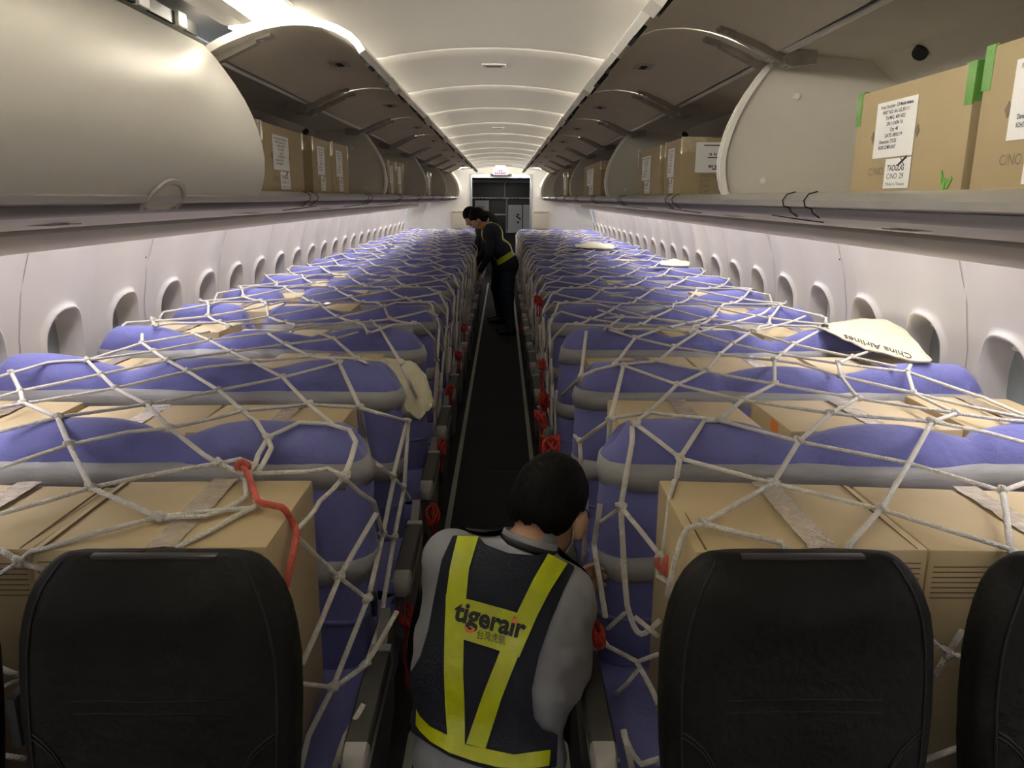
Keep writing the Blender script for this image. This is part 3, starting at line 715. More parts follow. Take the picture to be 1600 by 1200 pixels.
arm_meshes = {}
def add_armrest(o, s, dz=0., xa=.252):
    x = s * xa; w = .027; z1 = .570 + dz
    prof = lambda y, zt, ww: [(x - ww, y, zt - .028), (x + ww, y, zt - .028), (x + ww, y, zt - .008), (x + ww * .8, y, zt), (x - ww * .8, y, zt), (x - ww, y, zt - .008)]
    if s not in arm_meshes or xa != .252:
        m = MB(); m.box((x - .024, -.60, z1 - .075), (x + .024, -.20, z1 - .028), .012); m.box((x - .026, -.265, z1 - .03), (x + .026, -.235, z1 + .012), .006); a0 = m.mesh('armrest', MT['armgrey'], True)
        m = MB(); m.rings([prof(-.262, z1 + .008, w), prof(-.4, z1 + .006, w), prof(-.575, z1, w)], True, True, True); a1 = m.mesh('armrest_pad', MT['armpad'], True)
        m = MB(); m.rings([prof(-.575, z1 + .001, w), prof(-.605, z1 - .004, w * .97), prof(-.625, z1 - .016, w * .8), prof(-.634, z1 - .028, w * .5)], True, True, True); a2 = m.mesh('armrest_cap', MT['armgrey'], True)
        m = MB(); m.sphere((x + s * .026, -.60, z1 - .024), .006, 8, 5); a3 = m.mesh('armrest_button', MT['lip'], True)
        arm_meshes[s] = (a0, a1, a2, a3)
    a0, a1, a2, a3 = arm_meshes[s]
    ar = link('armrest', a0, o); link('armrest_pad', a1, ar); link('armrest_cap', a2, ar); link('armrest_button', a3, ar)
    return ar
def seat_base(o, s, cx):
    # side shroud, legs, cushion pan
    m = MB(); x = s * .262
    pr = [(-.58, .50), (-.20, .53), (-.10, .60), (-.05, .50), (-.10, .30), (-.30, .22), (-.52, .25), (-.60, .36)]
    m.rings([[(x - .014, y, z) for y, z in pr], [(x + .014, y, z) for y, z in pr]], True, True, True); m.build('side_shroud', MT['framegrey'], o, True)
    for xx in (.42, 1.20):
        m = MB(); m.tube([(s * xx, -.50, .30), (s * xx, -.52, .015)], .022, 8); m.tube([(s * xx, -.50, .30), (s * xx, -.14, .03)], .02, 8); m.box((s * xx - .03, -.56, 0), (s * xx + .03, -.08, .02)); m.build('leg', MT['framegrey'], o, True)
for_bvh = []          # (verts, faces) world space, used to rest the nets on
seat_meshes = {}
def seat_row(s, k):
    y = rowY(k); o = empty('triple_seat', (0, y, 0))
    seed = (k if k <= 6 else 7 + (k % 5)) * 2 + (s > 0)
    key = (s, seed)
    if key not in seat_meshes:
        c = Cover(s, seed + 11, k if k <= 6 else 7)
        near = k <= 4
        m = c.mesh(64 if near else 34, 8 if near else 5, 14 if near else 8, 7 if near else 5)
        cm = m.mesh('seat_cover', MT['blue'], 'all')
        t1 = c.tape(.962, .034, 64 if near else 34, 8 if near else 5).mesh('tape_band', MT['tape'], 'all')
        t2 = c.tape(.72, .032, 64 if near else 34, 8 if near else 5).mesh('tape_band', MT['tape'], 'all')
        hemm = c.tape(.59, .006, 64 if near else 34, 8 if near else 5).mesh('cover_hem', MT['blue'], 'all')
        # cushion cover, cloth hanging over the aisle edge
        mm = MB(); nx = 26; rs = []
        r = random.Random(seed)
        for i, (z, e) in enumerate([(.20, .0), (.26, .012), (.34, .02), (.40, .02), (.445, .008), (.458, -.02), (.46, -.08)]):
            ring = []
            for j in range(nx): x = .292 + (1.69 - .292) * j / (nx - 1); ring.append((x, -.60 - e, z))
            for j in range(1, 10): ring.append((1.69, -.60 + .52 * j / 10, z))
            for j in range(nx): x = 1.69 - (1.69 - .292) * j / (nx - 1); ring.append((x, -.08, z))
            for j in range(1, 10): ring.append((.292 - max(e, -.05), -.08 - .52 * j / 10, z))
            rs.append([(s * (x + .014 * N3(yy * 9, z * 7, seed)), yy + .008 * N3(x * 8, z * 9, seed + 3), z) for x, yy, z in ring])
        mm.rings(rs, True, False, True); cu = mm.mesh('cushion_cover', MT['blue'], 'all')
        seat_meshes[key] = (c, m, cm, t1, t2, cu, hemm)
    c, m, cm, t1, t2, cu, hemm = seat_meshes[key]
    link('cover_hem', hemm, o)
    link('seat_cover', cm, o); link('tape_band', t1, o); link('tape_band', t2, o); link('cushion_cover', cu, o)
    for_bvh.append(([(vx, vy + y, vz) for vx, vy, vz in m.v], m.f))
    if k <= 12:
        add_armrest(o, s); seat_base(o, s, 0)
    else:
        add_armrest(o, s)
    lab = 'blue covered triple seat, %s row behind the black leather seats, %s' % (ORD[k], SIDE[s])
    tag(o, lab, 'seat', 'blue covered seats, ' + SIDE[s]); return o, c
covers = {}
for s in (-1, 1):
    for k in range(1, NR + 1):
        o, covers[(s, k)] = seat_row(s, k)

# ------------------------------------------------------------------ cartons on the seats
def carton(s, xa, xb, y0, y1, z1, label, group, mt, tape=True, tilt=0., detail=0, rz=0.):
    z0 = .462; x0, x1 = sorted((s * xa, s * xb)); cx, cy = (x0 + x1) / 2, (y0 + y1) / 2; hx, hy = (x1 - x0) / 2, (y1 - y0) / 2; h = z1 - z0
    o = empty('cardboard_carton', (cx, cy, z0), rz)
    m = MB(); m.box((-hx, -hy, 0), (hx, hy, h), .007)
    top = [(i, v) for i, v in enumerate(m.v) if v[2] > h - .02]
    rr = random.Random(int(abs(cx) * 1000 + cy * 77))
    bz = [rr.uniform(-.008, .008) for _ in range(4)]
    for i, v in top:
        u = (v[0] / hx + 1) / 2; w = (v[1] / hy + 1) / 2
        m.v[i] = (v[0], v[1], v[2] + bz[0] * (1 - u) * (1 - w) + bz[1] * u * (1 - w) + bz[2] * u * w + bz[3] * (1 - u) * w)
    wv = [(v[0] * math.cos(rz) - v[1] * math.sin(rz) + cx, v[0] * math.sin(rz) + v[1] * math.cos(rz) + cy, v[2] + z0) for v in m.v]
    for_bvh.append((wv, list(m.f)))
    m.build('carton_body', mt, o, True)
    zt = h + sum(bz) / 4
    m = MB(); m.box((hx * .10 - .0015, -hy + .004, zt - .004), (hx * .10 + .0015, hy - .004, zt + .0012)); m.build('flap_seam', MT['carddark'], o)
    if tape:
        m = MB(); n = 14; ring = []
        for i in range(n + 1):
            t = -1 + 2 * i / n; ring.append([(hx * .10 + .028 * q + rr.uniform(-.002, .002), hy * t, zt + .0025 + rr.uniform(0, .0035)) for q in (-1, -.4, .3, 1)])
        m.rings(ring, False); m.build('packing_tape', MT['clear'], o, True)
        m = MB(); m.box((hx * .10 - .028, -hy - .0015, h - .07), (hx * .10 + .028, -hy + .0005, h - .001)); m.build('tape_end', MT['clear'], o)
    if detail:
        m = MB()
        for q in range(7): m.box((-hx + .012, -hy - .0006, h - .03 - q * .011), (hx - .012, -hy + .001, h - .0275 - q * .011))
        m.build('corrugation', MT['carddark'], o)
        for q in (-hx + .02, hx - .0225): m = MB(); m.box((q, -hy + .004, zt - .002), (q + .0025, hy - .01, zt + .0012)); m.build('flap_edge', MT['carddark'], o)
    tag(o, label, 'carton', group); return o
PLACE = ['beside the aisle', 'in the middle seat', 'by the window']
rb = random.Random(21)
for s in (-1, 1):
    for k in range(1, NR + 1):
        y = rowY(k)
        if s < 0 and k == 1: bx = [(.400, .845, 1.005), (.855, 1.31, .992), (1.33, 1.70, .985)]
        elif s > 0 and k == 1: bx = [(.412, .862, 1.0), (.872, 1.36, .985), (1.375, 1.72, .985)]
        elif s > 0 and k == 2: bx = [(.39, .80, 1.005), (.865, 1.36, 1.01), (1.375, 1.72, 1.015)]
        else:
            a = .40 + rb.uniform(-.03, .05); b = a + rb.uniform(.40, .45); c = b + .012 + rb.uniform(.42, .46)
            bx = [(a, b, 1.0 + rb.uniform(-.02, .02)), (b + .012, c, 1.0 + rb.uniform(-.02, .022)), (c + .012, 1.72, 1.0 + rb.uniform(-.02, .025))]
        for j, (xa, xb, z1) in enumerate(bx):
            lab = 'brown carton %s, %s row behind the black leather seats, %s' % (PLACE[j], ORD[k], SIDE[s])
            lo = y - .575 + rb.uniform(-.02, .02); hi = y - .225
            if k > 2: hi -= rb.uniform(0, .03)
            o = carton(s, xa, xb, lo, hi, z1, lab, 'cartons on the seats, ' + SIDE[s], MT['card'] if rb.random() < .6 or k == 1 else MT['card2'], tape=(k <= 9), detail=(k == 1))
            if s > 0 and k == 2 and j == 1:
                m = MB(); hx = (xb - xa) / 2; hy = (hi - lo) / 2
                m.box((-hx - .0012, -hy + .10, .50), (-hx + .001, -hy + .16, .54)); m.build('orange_sticker', MT['orange'], o)

# ------------------------------------------------------------------ black leather seats in front
def leather_seat(o, cx):
    prof = [(.40, .200), (.48, .206), (.56, .214), (.64, .224), (.72, .231), (.80, .2345), (.88, .234), (.93, .229), (.968, .221), (1.0, .210), (1.024, .198), (1.042, .185), (1.054, .172), (1.061, .160), (1.065, .146)]
    m = MB(); rs = []; NA = 56
    def fy(u, z):          # front relief: hollow middle, raised wings, lumbar fold
        c = -.012 * (1 - u * u) if z < .95 else -.004 * (1 - u * u)
        c += .006 * math.exp(-((z - .815) / .012) ** 2) * (1 - u * u)
        c += .010 * math.exp(-((z - .70) / .10) ** 2)
        return c
    for z, w in prof:
        th = .058 if z < .97 else .058 * math.sqrt(max(.04, 1 - ((z - .97) / .098) ** 2))
        ring = []
        for i in range(NA):
            a = 2 * math.pi * i / NA; c, q = math.cos(a), math.sin(a)
            x = math.copysign(abs(c) ** .45, c) * w; yy = math.copysign(abs(q) ** .62, q) * th
            u = x / w
            if q < 0: yy -= fy(u, z) * abs(q)
            wr = .0035 * N3(x * 14 + cx * 3, z * 18, cx * 5) + .002 * N3(x * 40 + z * 30, z * 20, cx)
            ring.append((cx + x, yy + (-wr if q < 0 else wr) + REC * (z - 1.085), z))
        rs.append(ring)
    m.rings(rs, True, True, True); b = m.build('backrest', MT['leather'], o, 'all')
    bv = BVHTree.FromPolygons([Vector(v) for v in m.v], m.f)
    def onf(x, z, lift=.0015):
        h = bv.ray_cast(Vector((cx + x, -1, z)), Vector((0, 1, 0)))
        return (h[0] + Vector((0, -lift, 0))) if h[0] else None
    for sg in (-1, 1):
        pts = []
        for z, x in ((1.058, .150), (1.045, .160), (1.02, .174), (.99, .186), (.96, .195), (.91, .203), (.85, .206), (.80, .206), (.74, .204), (.66, .199), (.56, .192), (.46, .186)):
            p = onf(sg * x, z); 
            if p: pts.append(p)
        m2 = MB(); m2.tube(pts, .0024, 6); m2.build('piping', MT['leatherseam'], b, True)
        for d in (0, .009):
            pts = [onf(sg * x, z - d) for z, x in ((.775, .202), (.765, .185), (.748, .166), (.722, .150), (.69, .142), (.64, .139), (.56, .138), (.48, .138))]
            m2 = MB(); m2.tube([p for p in pts if p], .0016, 5); m2.build('lumbar_seam', MT['leatherseam'], b, True)
    for zf in (.833, .812):
        m2 = MB(); m2.tube([p for p in (onf(x, zf, .0004) for x in [-.13 + .26 * i / 12 for i in range(13)]) if p], .0016, 5); m2.build('back_fold', MT['leather'], b, True)
    m2 = MB(); m2.box((cx - .105, -.022, 1.058), (cx + .105, -.006, 1.0665), .003); m2.build('top_cap', mat_cap, b, True)
mat_cap = mat('seat_top_cap', (.045, .04, .045), .35)
for s in (-1, 1):
    y = 1.205; o = empty('leather_triple_seat', (0, y, 0))
    for c in ((.552, 1.088, 1.545) if s > 0 else (.538, 1.06, 1.545)): leather_seat(o, s * c)
    m = MB(); m.box((min(s * .31, s * 1.66), -.60, .30), (max(s * .31, s * 1.66), -.07, .45), .03); m.build('seat_cushion', MT['leather'], o, True)
    add_armrest(o, s, xa=.262)
    seat_base(o, s, 0)
    for x in (.81,) if s < 0 else ():      # buckle end between the backs
        m = MB(); m.box((s * x - .010, -.03, .70), (s * x + .010, .03, .80), .008); m.build('raised_armrest', MT['armpad'], o, True)
    tag(o, 'black leather triple seat with stitched backs, uncovered, %s' % SIDE[s], 'seat', 'black leather seats')
# =================================================================== cargo nets
allv, allf = [], []
for vv, ff in for_bvh:
    b = len(allv); allv += [Vector(v) for v in vv]; allf += [tuple(b + i for i in f) for f in ff]
BVH = BVHTree.FromPolygons(allv, allf)
def topz(x, y):
    h = BVH.ray_cast(Vector((x, y, 2.0)), Vector((0, 0, -1)), 1.7)
    return h[0].z if h[0] else 0.
CRY = [(1.355, 1.012)] + [(rowY(k) - .005, 1.092) for k in range(1, NR + 1)] + [(rowY(NR) + .2, 1.0)]
def drape(x, y):
    """height of the taut net over cartons and seat crests"""
    if y <= CRY[0][0]: return max(.2, CRY[0][1] - (CRY[0][0] - y) * 3)
    for (a, za), (b, zb) in zip(CRY, CRY[1:]):
        if y <= b:
            t = (y - a) / (b - a); z = za + (zb - za) * t; sag = .03 if a > 1.5 else .02
            return z - sag * 4 * t * (1 - t)
    return .95
def onto_drape(px, py, s):
    d = pray(px, py); t = .9; prev = t
    while t < 20:
        p = CAM + d * t
        if p.z <= max(drape(p.x, p.y), topz(p.x, p.y) + .004): break
        prev = t; t += .02
    lo, hi = prev, t
    for _ in range(12):
        mid = (lo + hi) / 2; p = CAM + d * mid
        if p.z <= max(drape(p.x, p.y), topz(p.x, p.y) + .004): hi = mid
        else: lo = mid
    return CAM + d * hi
RR = .0068
def lift_path(pts, r, free=False):
    """subdivide a strand and keep it clear of what it lies on"""
    out = []
    for a, b in zip(pts, pts[1:]):
        n = max(2, int((b - a).length / .03))
        for i in range(n): out.append(a.lerp(b, i / n))
    out.append(pts[-1].copy())
    if not free:
        up = []
        for p in out:
            h = BVH.ray_cast(Vector((p.x, p.y, p.z + .16)), Vector((0, 0, -1)), .4)
            up.append(max(p.z, h[0].z + r * .9) if h[0] and abs(p.x) > .33 else p.z)
        for _ in range(2): up = [up[0]] + [max(out[i].z, .5 * up[i] + .25 * (up[i - 1] + up[i + 1])) for i in range(1, len(up) - 1)] + [up[-1]]
        out = [Vector((p.x, p.y, z)) for p, z in zip(out, up)]
        out = [Vector((p.x, p.y, max(p.z, topz(p.x, p.y) + r * .7) if abs(p.x) > .34 and topz(p.x, p.y) - p.z < .05 else p.z)) for p in out]
    return out
def resolve(pt, s):
    """pt = (px, py) on the drape, (px, py, 'S') on the aisle side, (px, py, Y) at a given distance"""
    if len(pt) == 2: return onto_drape(pt[0], pt[1], s)
    if pt[2] == 'S': return atX(pt[0], pt[1], s * (.283 if len(pt) < 4 else pt[3]))
    return atY(pt[0], pt[1], pt[2])
LEFT = [
 [(0, 731), (108, 695), (200, 675), (266, 669), (320, 657), (380, 642), (482, 632), (562, 637), (600, 648), (636, 658, 'S')],
 [(0, 637), (36, 631), (180, 607), (293, 580), (320, 574), (396, 566), (486, 557), (558, 561), (575, 568)],
 [(0, 620), (32, 611), (158, 585), (262, 563), (320, 555), (362, 550), (446, 538), (522, 529), (560, 519)],
 [(0, 674), (90, 652), (230, 632), (342, 610), (442, 590), (530, 567), (562, 636)],
 [(0, 588), (18, 583), (74, 567), (136, 563), (222, 536), (328, 518)],
 [(136, 563), (240, 549), (328, 532), (480, 512), (560, 500)],
 [(18, 583), (32, 611), (36, 629), (90, 652), (108, 695), (142, 762), (248, 808)],
 [(136, 563), (158, 585), (180, 607), (230, 632), (266, 669), (320, 712), (342, 724)],
 [(222, 522), (222, 536), (240, 549), (262, 563), (293, 580), (342, 610), (380, 642), (418, 685)],
 [(300, 520), (328, 532), (362, 550), (396, 566), (442, 590), (482, 632), (520, 663)],
 [(418, 520), (446, 538), (486, 557), (530, 567)],
 [(498, 520), (522, 529), (558, 561)],
 [(580, 500), (598, 520), (626, 566)],
 [(418, 685), (403, 712), (398, 728), (384, 741)],
 [(418, 685), (424, 700), (410, 728), (402, 738)],
 [(418, 685), (424, 682), (468, 660), (512, 662), (546, 672), (556, 690), (549, 716), (538, 744)],
 [(342, 724), (374, 717), (402, 728)],
 [(142, 762), (220, 745), (320, 727), (342, 724), (378, 740)],
 [(386, 740), (480, 737), (512, 732), (538, 744)],
 [(142, 762), (70, 784), (0, 803)],
 [(248, 808), (150, 833), (70, 858), (30, 878)],
 [(0, 858), (30, 878), (76, 893)],
 [(30, 878), (0, 897)],
 [(248, 808), (320, 799), (396, 794), (406, 787)],
 [(248, 810), (320, 807), (350, 797), (386, 775), (383, 745)],
 [(270, 868, 1.335), (288, 852, 1.35), (300, 844), (330, 829), (370, 806), (406, 787)],
 [(538, 744), (500, 790, 1.62), (464, 828, 1.50)],
 [(464, 838, 1.50), (498, 872, 1.56), (530, 902, 1.60)],
 [(538, 748), (560, 768, 1.74), (584, 784, 1.76), (592, 812, 'S'), (598, 834, 'S')],
 [(588, 802, 1.72), (560, 850, 1.66), (530, 902, 1.60), (500, 975, 1.5), (472, 1038, 1.42)],
 [(616, 746, 'S'), (598, 836, 'S'), (578, 924, 'S')],
 [(632, 760, 'S'), (616, 840, 'S'), (600, 936, 'S'), (596, 966, 'S'), (582, 1012, 'S'), (572, 1038, 'S')],
 [(598, 836, 'S'), (616, 841, 'S')],
 [(562, 637), (570, 680, 2.52), (578, 716, 2.46), (598, 732, 'S'), (614, 744, 'S'), (630, 762, 'S'), (640, 778, 'S')],
 [(530, 902, 1.60), (556, 922, 1.62), (574, 936, 1.62)],
 [(574, 938, 1.62), (520, 1074, 1.50), (482, 1150, 1.42), (470, 1200, 1.38)],
 [(520, 1074, 1.50), (472, 1068, 1.43)],
 [(520, 1076, 1.50), (570, 1040, 1.58), (592, 1006, 1.64), (620, 956, 1.74)],
 [(568, 1100, 1.45), (540, 1150, 1.40), (522, 1200, 1.36)],
 [(636, 658, 'S'), (614, 744, 'S')], [(638, 660, 'S'), (632, 758, 'S')],
 [(626, 566), (640, 600, 'S'), (660, 640, 'S')],
 [(0, 1044, 1.32), (30, 1056, 1.32)], [(0, 1076, 1.32), (30, 1062, 1.32)], [(0, 1180, 1.30), (40, 1186, 1.30)],
]
RIGHT = [
 [(954, 516), (992, 528), (1054, 542), (1124, 554), (1210, 563), (1248, 568), (1314, 588), (1428, 614), (1500, 632), (1576, 648), (1640, 666)],
 [(974, 571), (1058, 601), (1160, 625), (1298, 646), (1456, 659), (1540, 675), (1640, 702)],
 [(960, 570), (1028, 565), (1104, 579), (1140, 588), (1210, 600), (1340, 623), (1494, 646), (1640, 667)],
 [(954, 654), (1014, 645), (1124, 657), (1140, 661), (1248, 690), (1418, 723), (1566, 767)],
 [(1062, 716), (1208, 755), (1376, 796), (1500, 834), (1560, 852), (1590, 862)],
 [(1062, 716), (1100, 658), (1124, 657), (1160, 625), (1210, 600), (1210, 564)],
 [(994, 663), (1014, 645), (1058, 601), (1104, 579), (1124, 554), (1144, 537), (1174, 518), (1204, 511), (1236, 503), (1258, 494)],
 [(961, 570), (992, 528), (1032, 514), (1082, 503), (1120, 494)],
 [(1028, 565), (1054, 542), (1088, 520), (1118, 510), (1156, 501), (1192, 490), (1204, 481)],
 [(1208, 755), (1248, 690), (1298, 646), (1340, 622), (1314, 588), (1310, 568), (1330, 558), (1362, 548)],
 [(1376, 796), (1420, 724), (1456, 659), (1494, 646), (1428, 615), (1418, 580), (1423, 570)],
 [(1208, 755), (1154, 786), (1100, 818), (1074, 826), (1064, 845, 1.40), (1054, 880, 1.40), (1042, 932, 1.40)],
 [(1100, 818), (1160, 834), (1220, 848), (1244, 874, 1.34)],
 [(1376, 796), (1326, 852), (1312, 876, 1.34)],
 [(1566, 767), (1592, 758), (1640, 740)], [(1566, 767), (1572, 800), (1578, 852), (1580, 872, 1.34)],
 [(1144, 537), (1220, 554), (1310, 568), (1418, 581), (1538, 622), (1640, 666)],
 [(1210, 563), (1220, 554), (1240, 538), (1278, 518)],
 [(1174, 518), (1240, 538), (1332, 558), (1400, 573)],
 [(944, 497), (972, 495), (1024, 498), (1100, 506), (1118, 510), (1174, 518)],
 [(956, 514), (1032, 514), (1088, 520), (1144, 537)],
 [(934, 484), (972, 495), (944, 516)],
 [(974, 572), (954, 654), (950, 694, 'S', .33)],
 [(954, 656), (930, 672, 'S', .31), (906, 690, 'S', .29)],
 [(898, 680, 'S', .29), (906, 690, 'S', .29), (908, 722, 'S', .29)],
 [(916, 518), (908, 588), (907, 602, 'S', .31)], [(908, 588), (878, 618, 'S', .29)], [(908, 588), (930, 578), (960, 571)],
 [(988, 667), (988, 690, 1.82), (978, 745, 1.76), (970, 792, 1.74), (973, 850, 1.70), (976, 905, 1.68), (980, 948, 1.66), (990, 982, 1.64), (1002, 996, 1.62), (1018, 982, 1.6), (1030, 970, 1.58)],
 [(970, 792, 1.74), (1000, 828, 1.68), (1030, 866, 1.6)],
 [(994, 663), (1030, 690), (1062, 716), (1060, 728), (1054, 768, 1.72), (1048, 812, 1.66), (1042, 856, 1.6), (1034, 868, 1.6)],
 [(970, 792, 1.74), (952, 806, 'S', .31), (938, 816, 'S', .29)],
 [(976, 958, 1.66), (950, 982, 1.72)], [(992, 964, 1.64), (1028, 994, 1.58)],
 [(1030, 872, 1.59), (1028, 900, 1.58), (1046, 909, 1.56)],
 [(928, 980, 1.74), (950, 1010, 1.7), (996, 1034, 1.6), (1028, 1022, 1.55)],
 [(996, 1036, 1.6), (1004, 1050, 1.58), (1020, 1080, 1.55), (1028, 1100, 1.52)],
 [(996, 1048, 1.6), (980, 1068, 1.62), (962, 1084, 1.64)],
 [(974, 1148, 1.42), (990, 1180, 1.40), (1002, 1194, 1.40), (1030, 1186, 1.38)], [(974, 1140, 1.42), (984, 1185, 1.40), (990, 1215, 1.39)],
 [(916, 780, 'S', .27), (912, 878, 'S', .27)], [(938, 788, 'S', .29), (928, 850, 'S', .28), (932, 878, 'S', .28), (940, 925, 'S', .28), (946, 964, 'S', .28)],
 [(1480, 1022, 1.32), (1504, 985, 1.32)], [(1480, 1022, 1.32), (1455, 999, 1.32)], [(1480, 1022, 1.32), (1503, 1026, 1.32)], [(1480, 1024, 1.32), (1453, 1067, 1.32)], [(1446, 1187, 1.30), (1496, 1169, 1.30)],
]
def knot_mesh():
    m = MB(); r = .0105
    pts = [(r * math.cos(a) * .9, r * math.sin(a) * .55, .004 * math.sin(2 * a)) for a in [2 * math.pi * i / 12 for i in range(13)]]
    m.tube(pts, .0058, 6, cap=False); m.tube([(-.013, -.004, .002), (0, .0, .006), (.013, .004, .002)], .0062, 6)
    return m.mesh('knot', MT['rope'], 'all')
KN = knot_mesh()
for s, STR in ((-1, LEFT), (1, RIGHT)):
    net = empty('cargo_net', (s * 1.0, 8.0, 0)); tag(net, 'white rope cargo net lashed over the seats and cartons, %s' % SIDE[s], 'cargo net')
    off = Vector((s * 1.0, 8.0, 0)); used = {}
    for st in STR:
        pts = [resolve(p, s) for p in st]
        for p, q in zip(st, pts): used.setdefault((round(p[0] / 6), round(p[1] / 6)), []).append(q)
        free = all(len(p) > 2 for p in st)
        path = lift_path(pts, RR, free)
        m = MB(); m.tube([p - off for p in path], RR, 8, .72); m.build('rope', MT['rope'], net, 'all')
    for key, qs in used.items():
        if len(qs) > 1:
            q = sum(qs, Vector()) / len(qs)
            h = topz(q.x, q.y); z = max(q.z, h + .004) if abs(q.x) > .34 and h - q.z < .03 else q.z
            k = link('knot', KN, net, Vector((q.x, q.y, z + .002)) - off); k.rotation_euler = (random.uniform(-.3, .3), random.uniform(-.3, .3), random.uniform(0, 6))
    # farther part: regular rhombic mesh continuing to the last row
    rn = random.Random(5 if s < 0 else 6)
    U, V = Vector((.185, -.235)), Vector((.125, .255))
    nodes = {}
    for i in range(-70, 71):
        for j in range(-70, 71):
            p = Vector((.36, 3.55)) + U * i + V * j
            if -.14 < p.x < 1.80 and 3.30 - .0 < p.y < rowY(NR) + .05:
                nodes[(i, j)] = Vector((p.x + rn.uniform(-.028, .028), p.y + rn.uniform(-.04, .04)))
    def emb(p):
        x, y = p.x, p.y
        if x > 1.70: return Vector((s * 1.70, y, drape(1.7, y) - (x - 1.70) * .8))
        if x >= .335: return Vector((s * x, y, drape(x, y) + .003))
        dr = (.335 - x) * 1.25
        return Vector((s * (.287 + .048 * max(0, 1 - dr / .06)), y, drape(.34, y) - .012 - dr))
    m = MB(); seg = 0
    for (i, j), p in nodes.items():
        for di, dj in ((1, 0), (0, 1)):
            q = nodes.get((i + di, j + dj))
            if q is None: continue
            n = 9 if p.y < 8 else 5
            pl = [emb(p.lerp(q, t / n)) for t in range(n + 1)]
            pl2 = []
            for w in pl:
                if abs(w.x) > .34 and abs(w.x) < 1.70:
                    h = topz(w.x, w.y)
                    if h > w.z - .002 and h < w.z + .06: w = Vector((w.x, w.y, h + .0045))
                pl2.append(w - off)
            m.tube(pl2, RR * 1.0, 6 if p.y < 7 else 4, .8)
    fr = m.build('rope_mesh', MT['rope'], net, 'all'); tag(fr, kind='stuff')
    # hanging tails on the aisle side of far rows
    m = MB()
    for k in range(3, 16):
        for q in range(3):
            y = rowY(k) - .55 + q * .2 + rn.uniform(-.05, .05)
            if y < 3.3: continue
            z = rn.uniform(.75, .95); pts = [Vector((s * .282, y + rn.uniform(-.1, .1), z - .1 * i)) for i in range(4)]
            m.tube([p - off for p in pts], .006, 5)
    fr = m.build('hanging_tails', MT['rope'], net, 'all'); tag(fr, kind='stuff')
    for (i, j), p in nodes.items():
        if p.y < 5.4 and -.1 < p.x < 1.70:
            k = link('knot', KN, net, emb(p) + Vector((0, 0, .004)) - off); k.rotation_euler = (0, 0, rn.uniform(0, 6))

# ------------------------------------------------------------------ red lashing cords
def cord(name, pts, r, mt, label, grp=None):
    ps = [Vector(p) for p in pts]; c = ps[0].copy(); sm = []
    for i in range(len(ps) - 1):
        p0, p1, p2, p3 = ps[max(i - 1, 0)], ps[i], ps[i + 1], ps[min(i + 2, len(ps) - 1)]
        for q in range(5):
            t = q / 5; sm.append(.5 * ((2 * p1) + (p2 - p0) * t + (2 * p0 - 5 * p1 + 4 * p2 - p3) * t * t + (3 * p1 - p0 - 3 * p2 + p3) * t ** 3))
    sm.append(ps[-1])
    o = empty(name, c); m = MB(); m.tube([p - c for p in sm], r, 8); m.build('strand', mt, o, 'all'); tag(o, label, 'rope', grp); return o
L1 = [resolve(p, -1) + Vector((0, 0, .010)) for p in ((380, 736), (390, 752), (400, 782), (408, 792), (428, 797), (444, 802))] + [atY(458, 818, 1.50), atY(463, 832, 1.48), atY(460, 856, 1.45), atY(452, 890, 1.42), atY(447, 918, 1.40)]
o = cord('red_lashing_rope', L1, .0075, MT['coral'], 'coral red cord running over the carton edge behind black seat, closed-bin side')
m = MB(); c = L1[0] - L1[0]; m.tube([Vector((.012 * math.cos(a), .0, .012 * math.sin(a))) for a in [i * .52 for i in range(13)]], .008, 6); m.build('knot', MT['coral'], o, 'all')
Rr = [atY(1026, 872, 1.58), atY(1028, 885, 1.575), atY(1036, 892, 1.57), atY(1040, 876, 1.57), atY(1043, 872, 1.565), atY(1042, 900, 1.56)]
cord('red_lashing_rope', Rr, .006, MT['coral'], 'short coral red knot tying the net beside the carton, open-bin side')
def bundle(px, py, s, x, label, size=1., hang=.14, mt='red', loops=5):
    c = atX(px, py, s * x); rn = random.Random(int(px * 3 + py)); o = empty('lashing_knot', c)
    m = MB()
    for q in range(loops):
        a0 = rn.uniform(0, 6); ry = rn.uniform(.022, .042) * size; rz = rn.uniform(.016, .03) * size
        rx = rn.uniform(.010, .024) * size; ph = rn.uniform(0, 6); m.tube([Vector((-s * (.006 + rx * .6) + rx * math.cos(a + ph), ry * .8 * math.cos(a) + rn.uniform(-.003, .003), rz * math.sin(a + a0 * .3))) for a in [i * 2 * math.pi / 12 for i in range(13)]], .0052 * size ** .3, 6, cap=False)
    m.build('loops', MT[mt], o, 'all')
    for q in range(2):
        m = MB(); y = rn.uniform(-.03, .03); pts = [Vector((0, 0, 0))]
        for i in range(1, 6): pts.append(Vector((-s * (.012 + .010 * q) + rn.uniform(-.005, .005), y * i / 3 + rn.uniform(-.012, .012), -hang * i / 5)))
        m.tube(pts, .005, 6); m.build('tail', MT[mt], o, 'all')
    tag(o, label, 'cord', 'red lashing knots, ' + SIDE[s]); return o
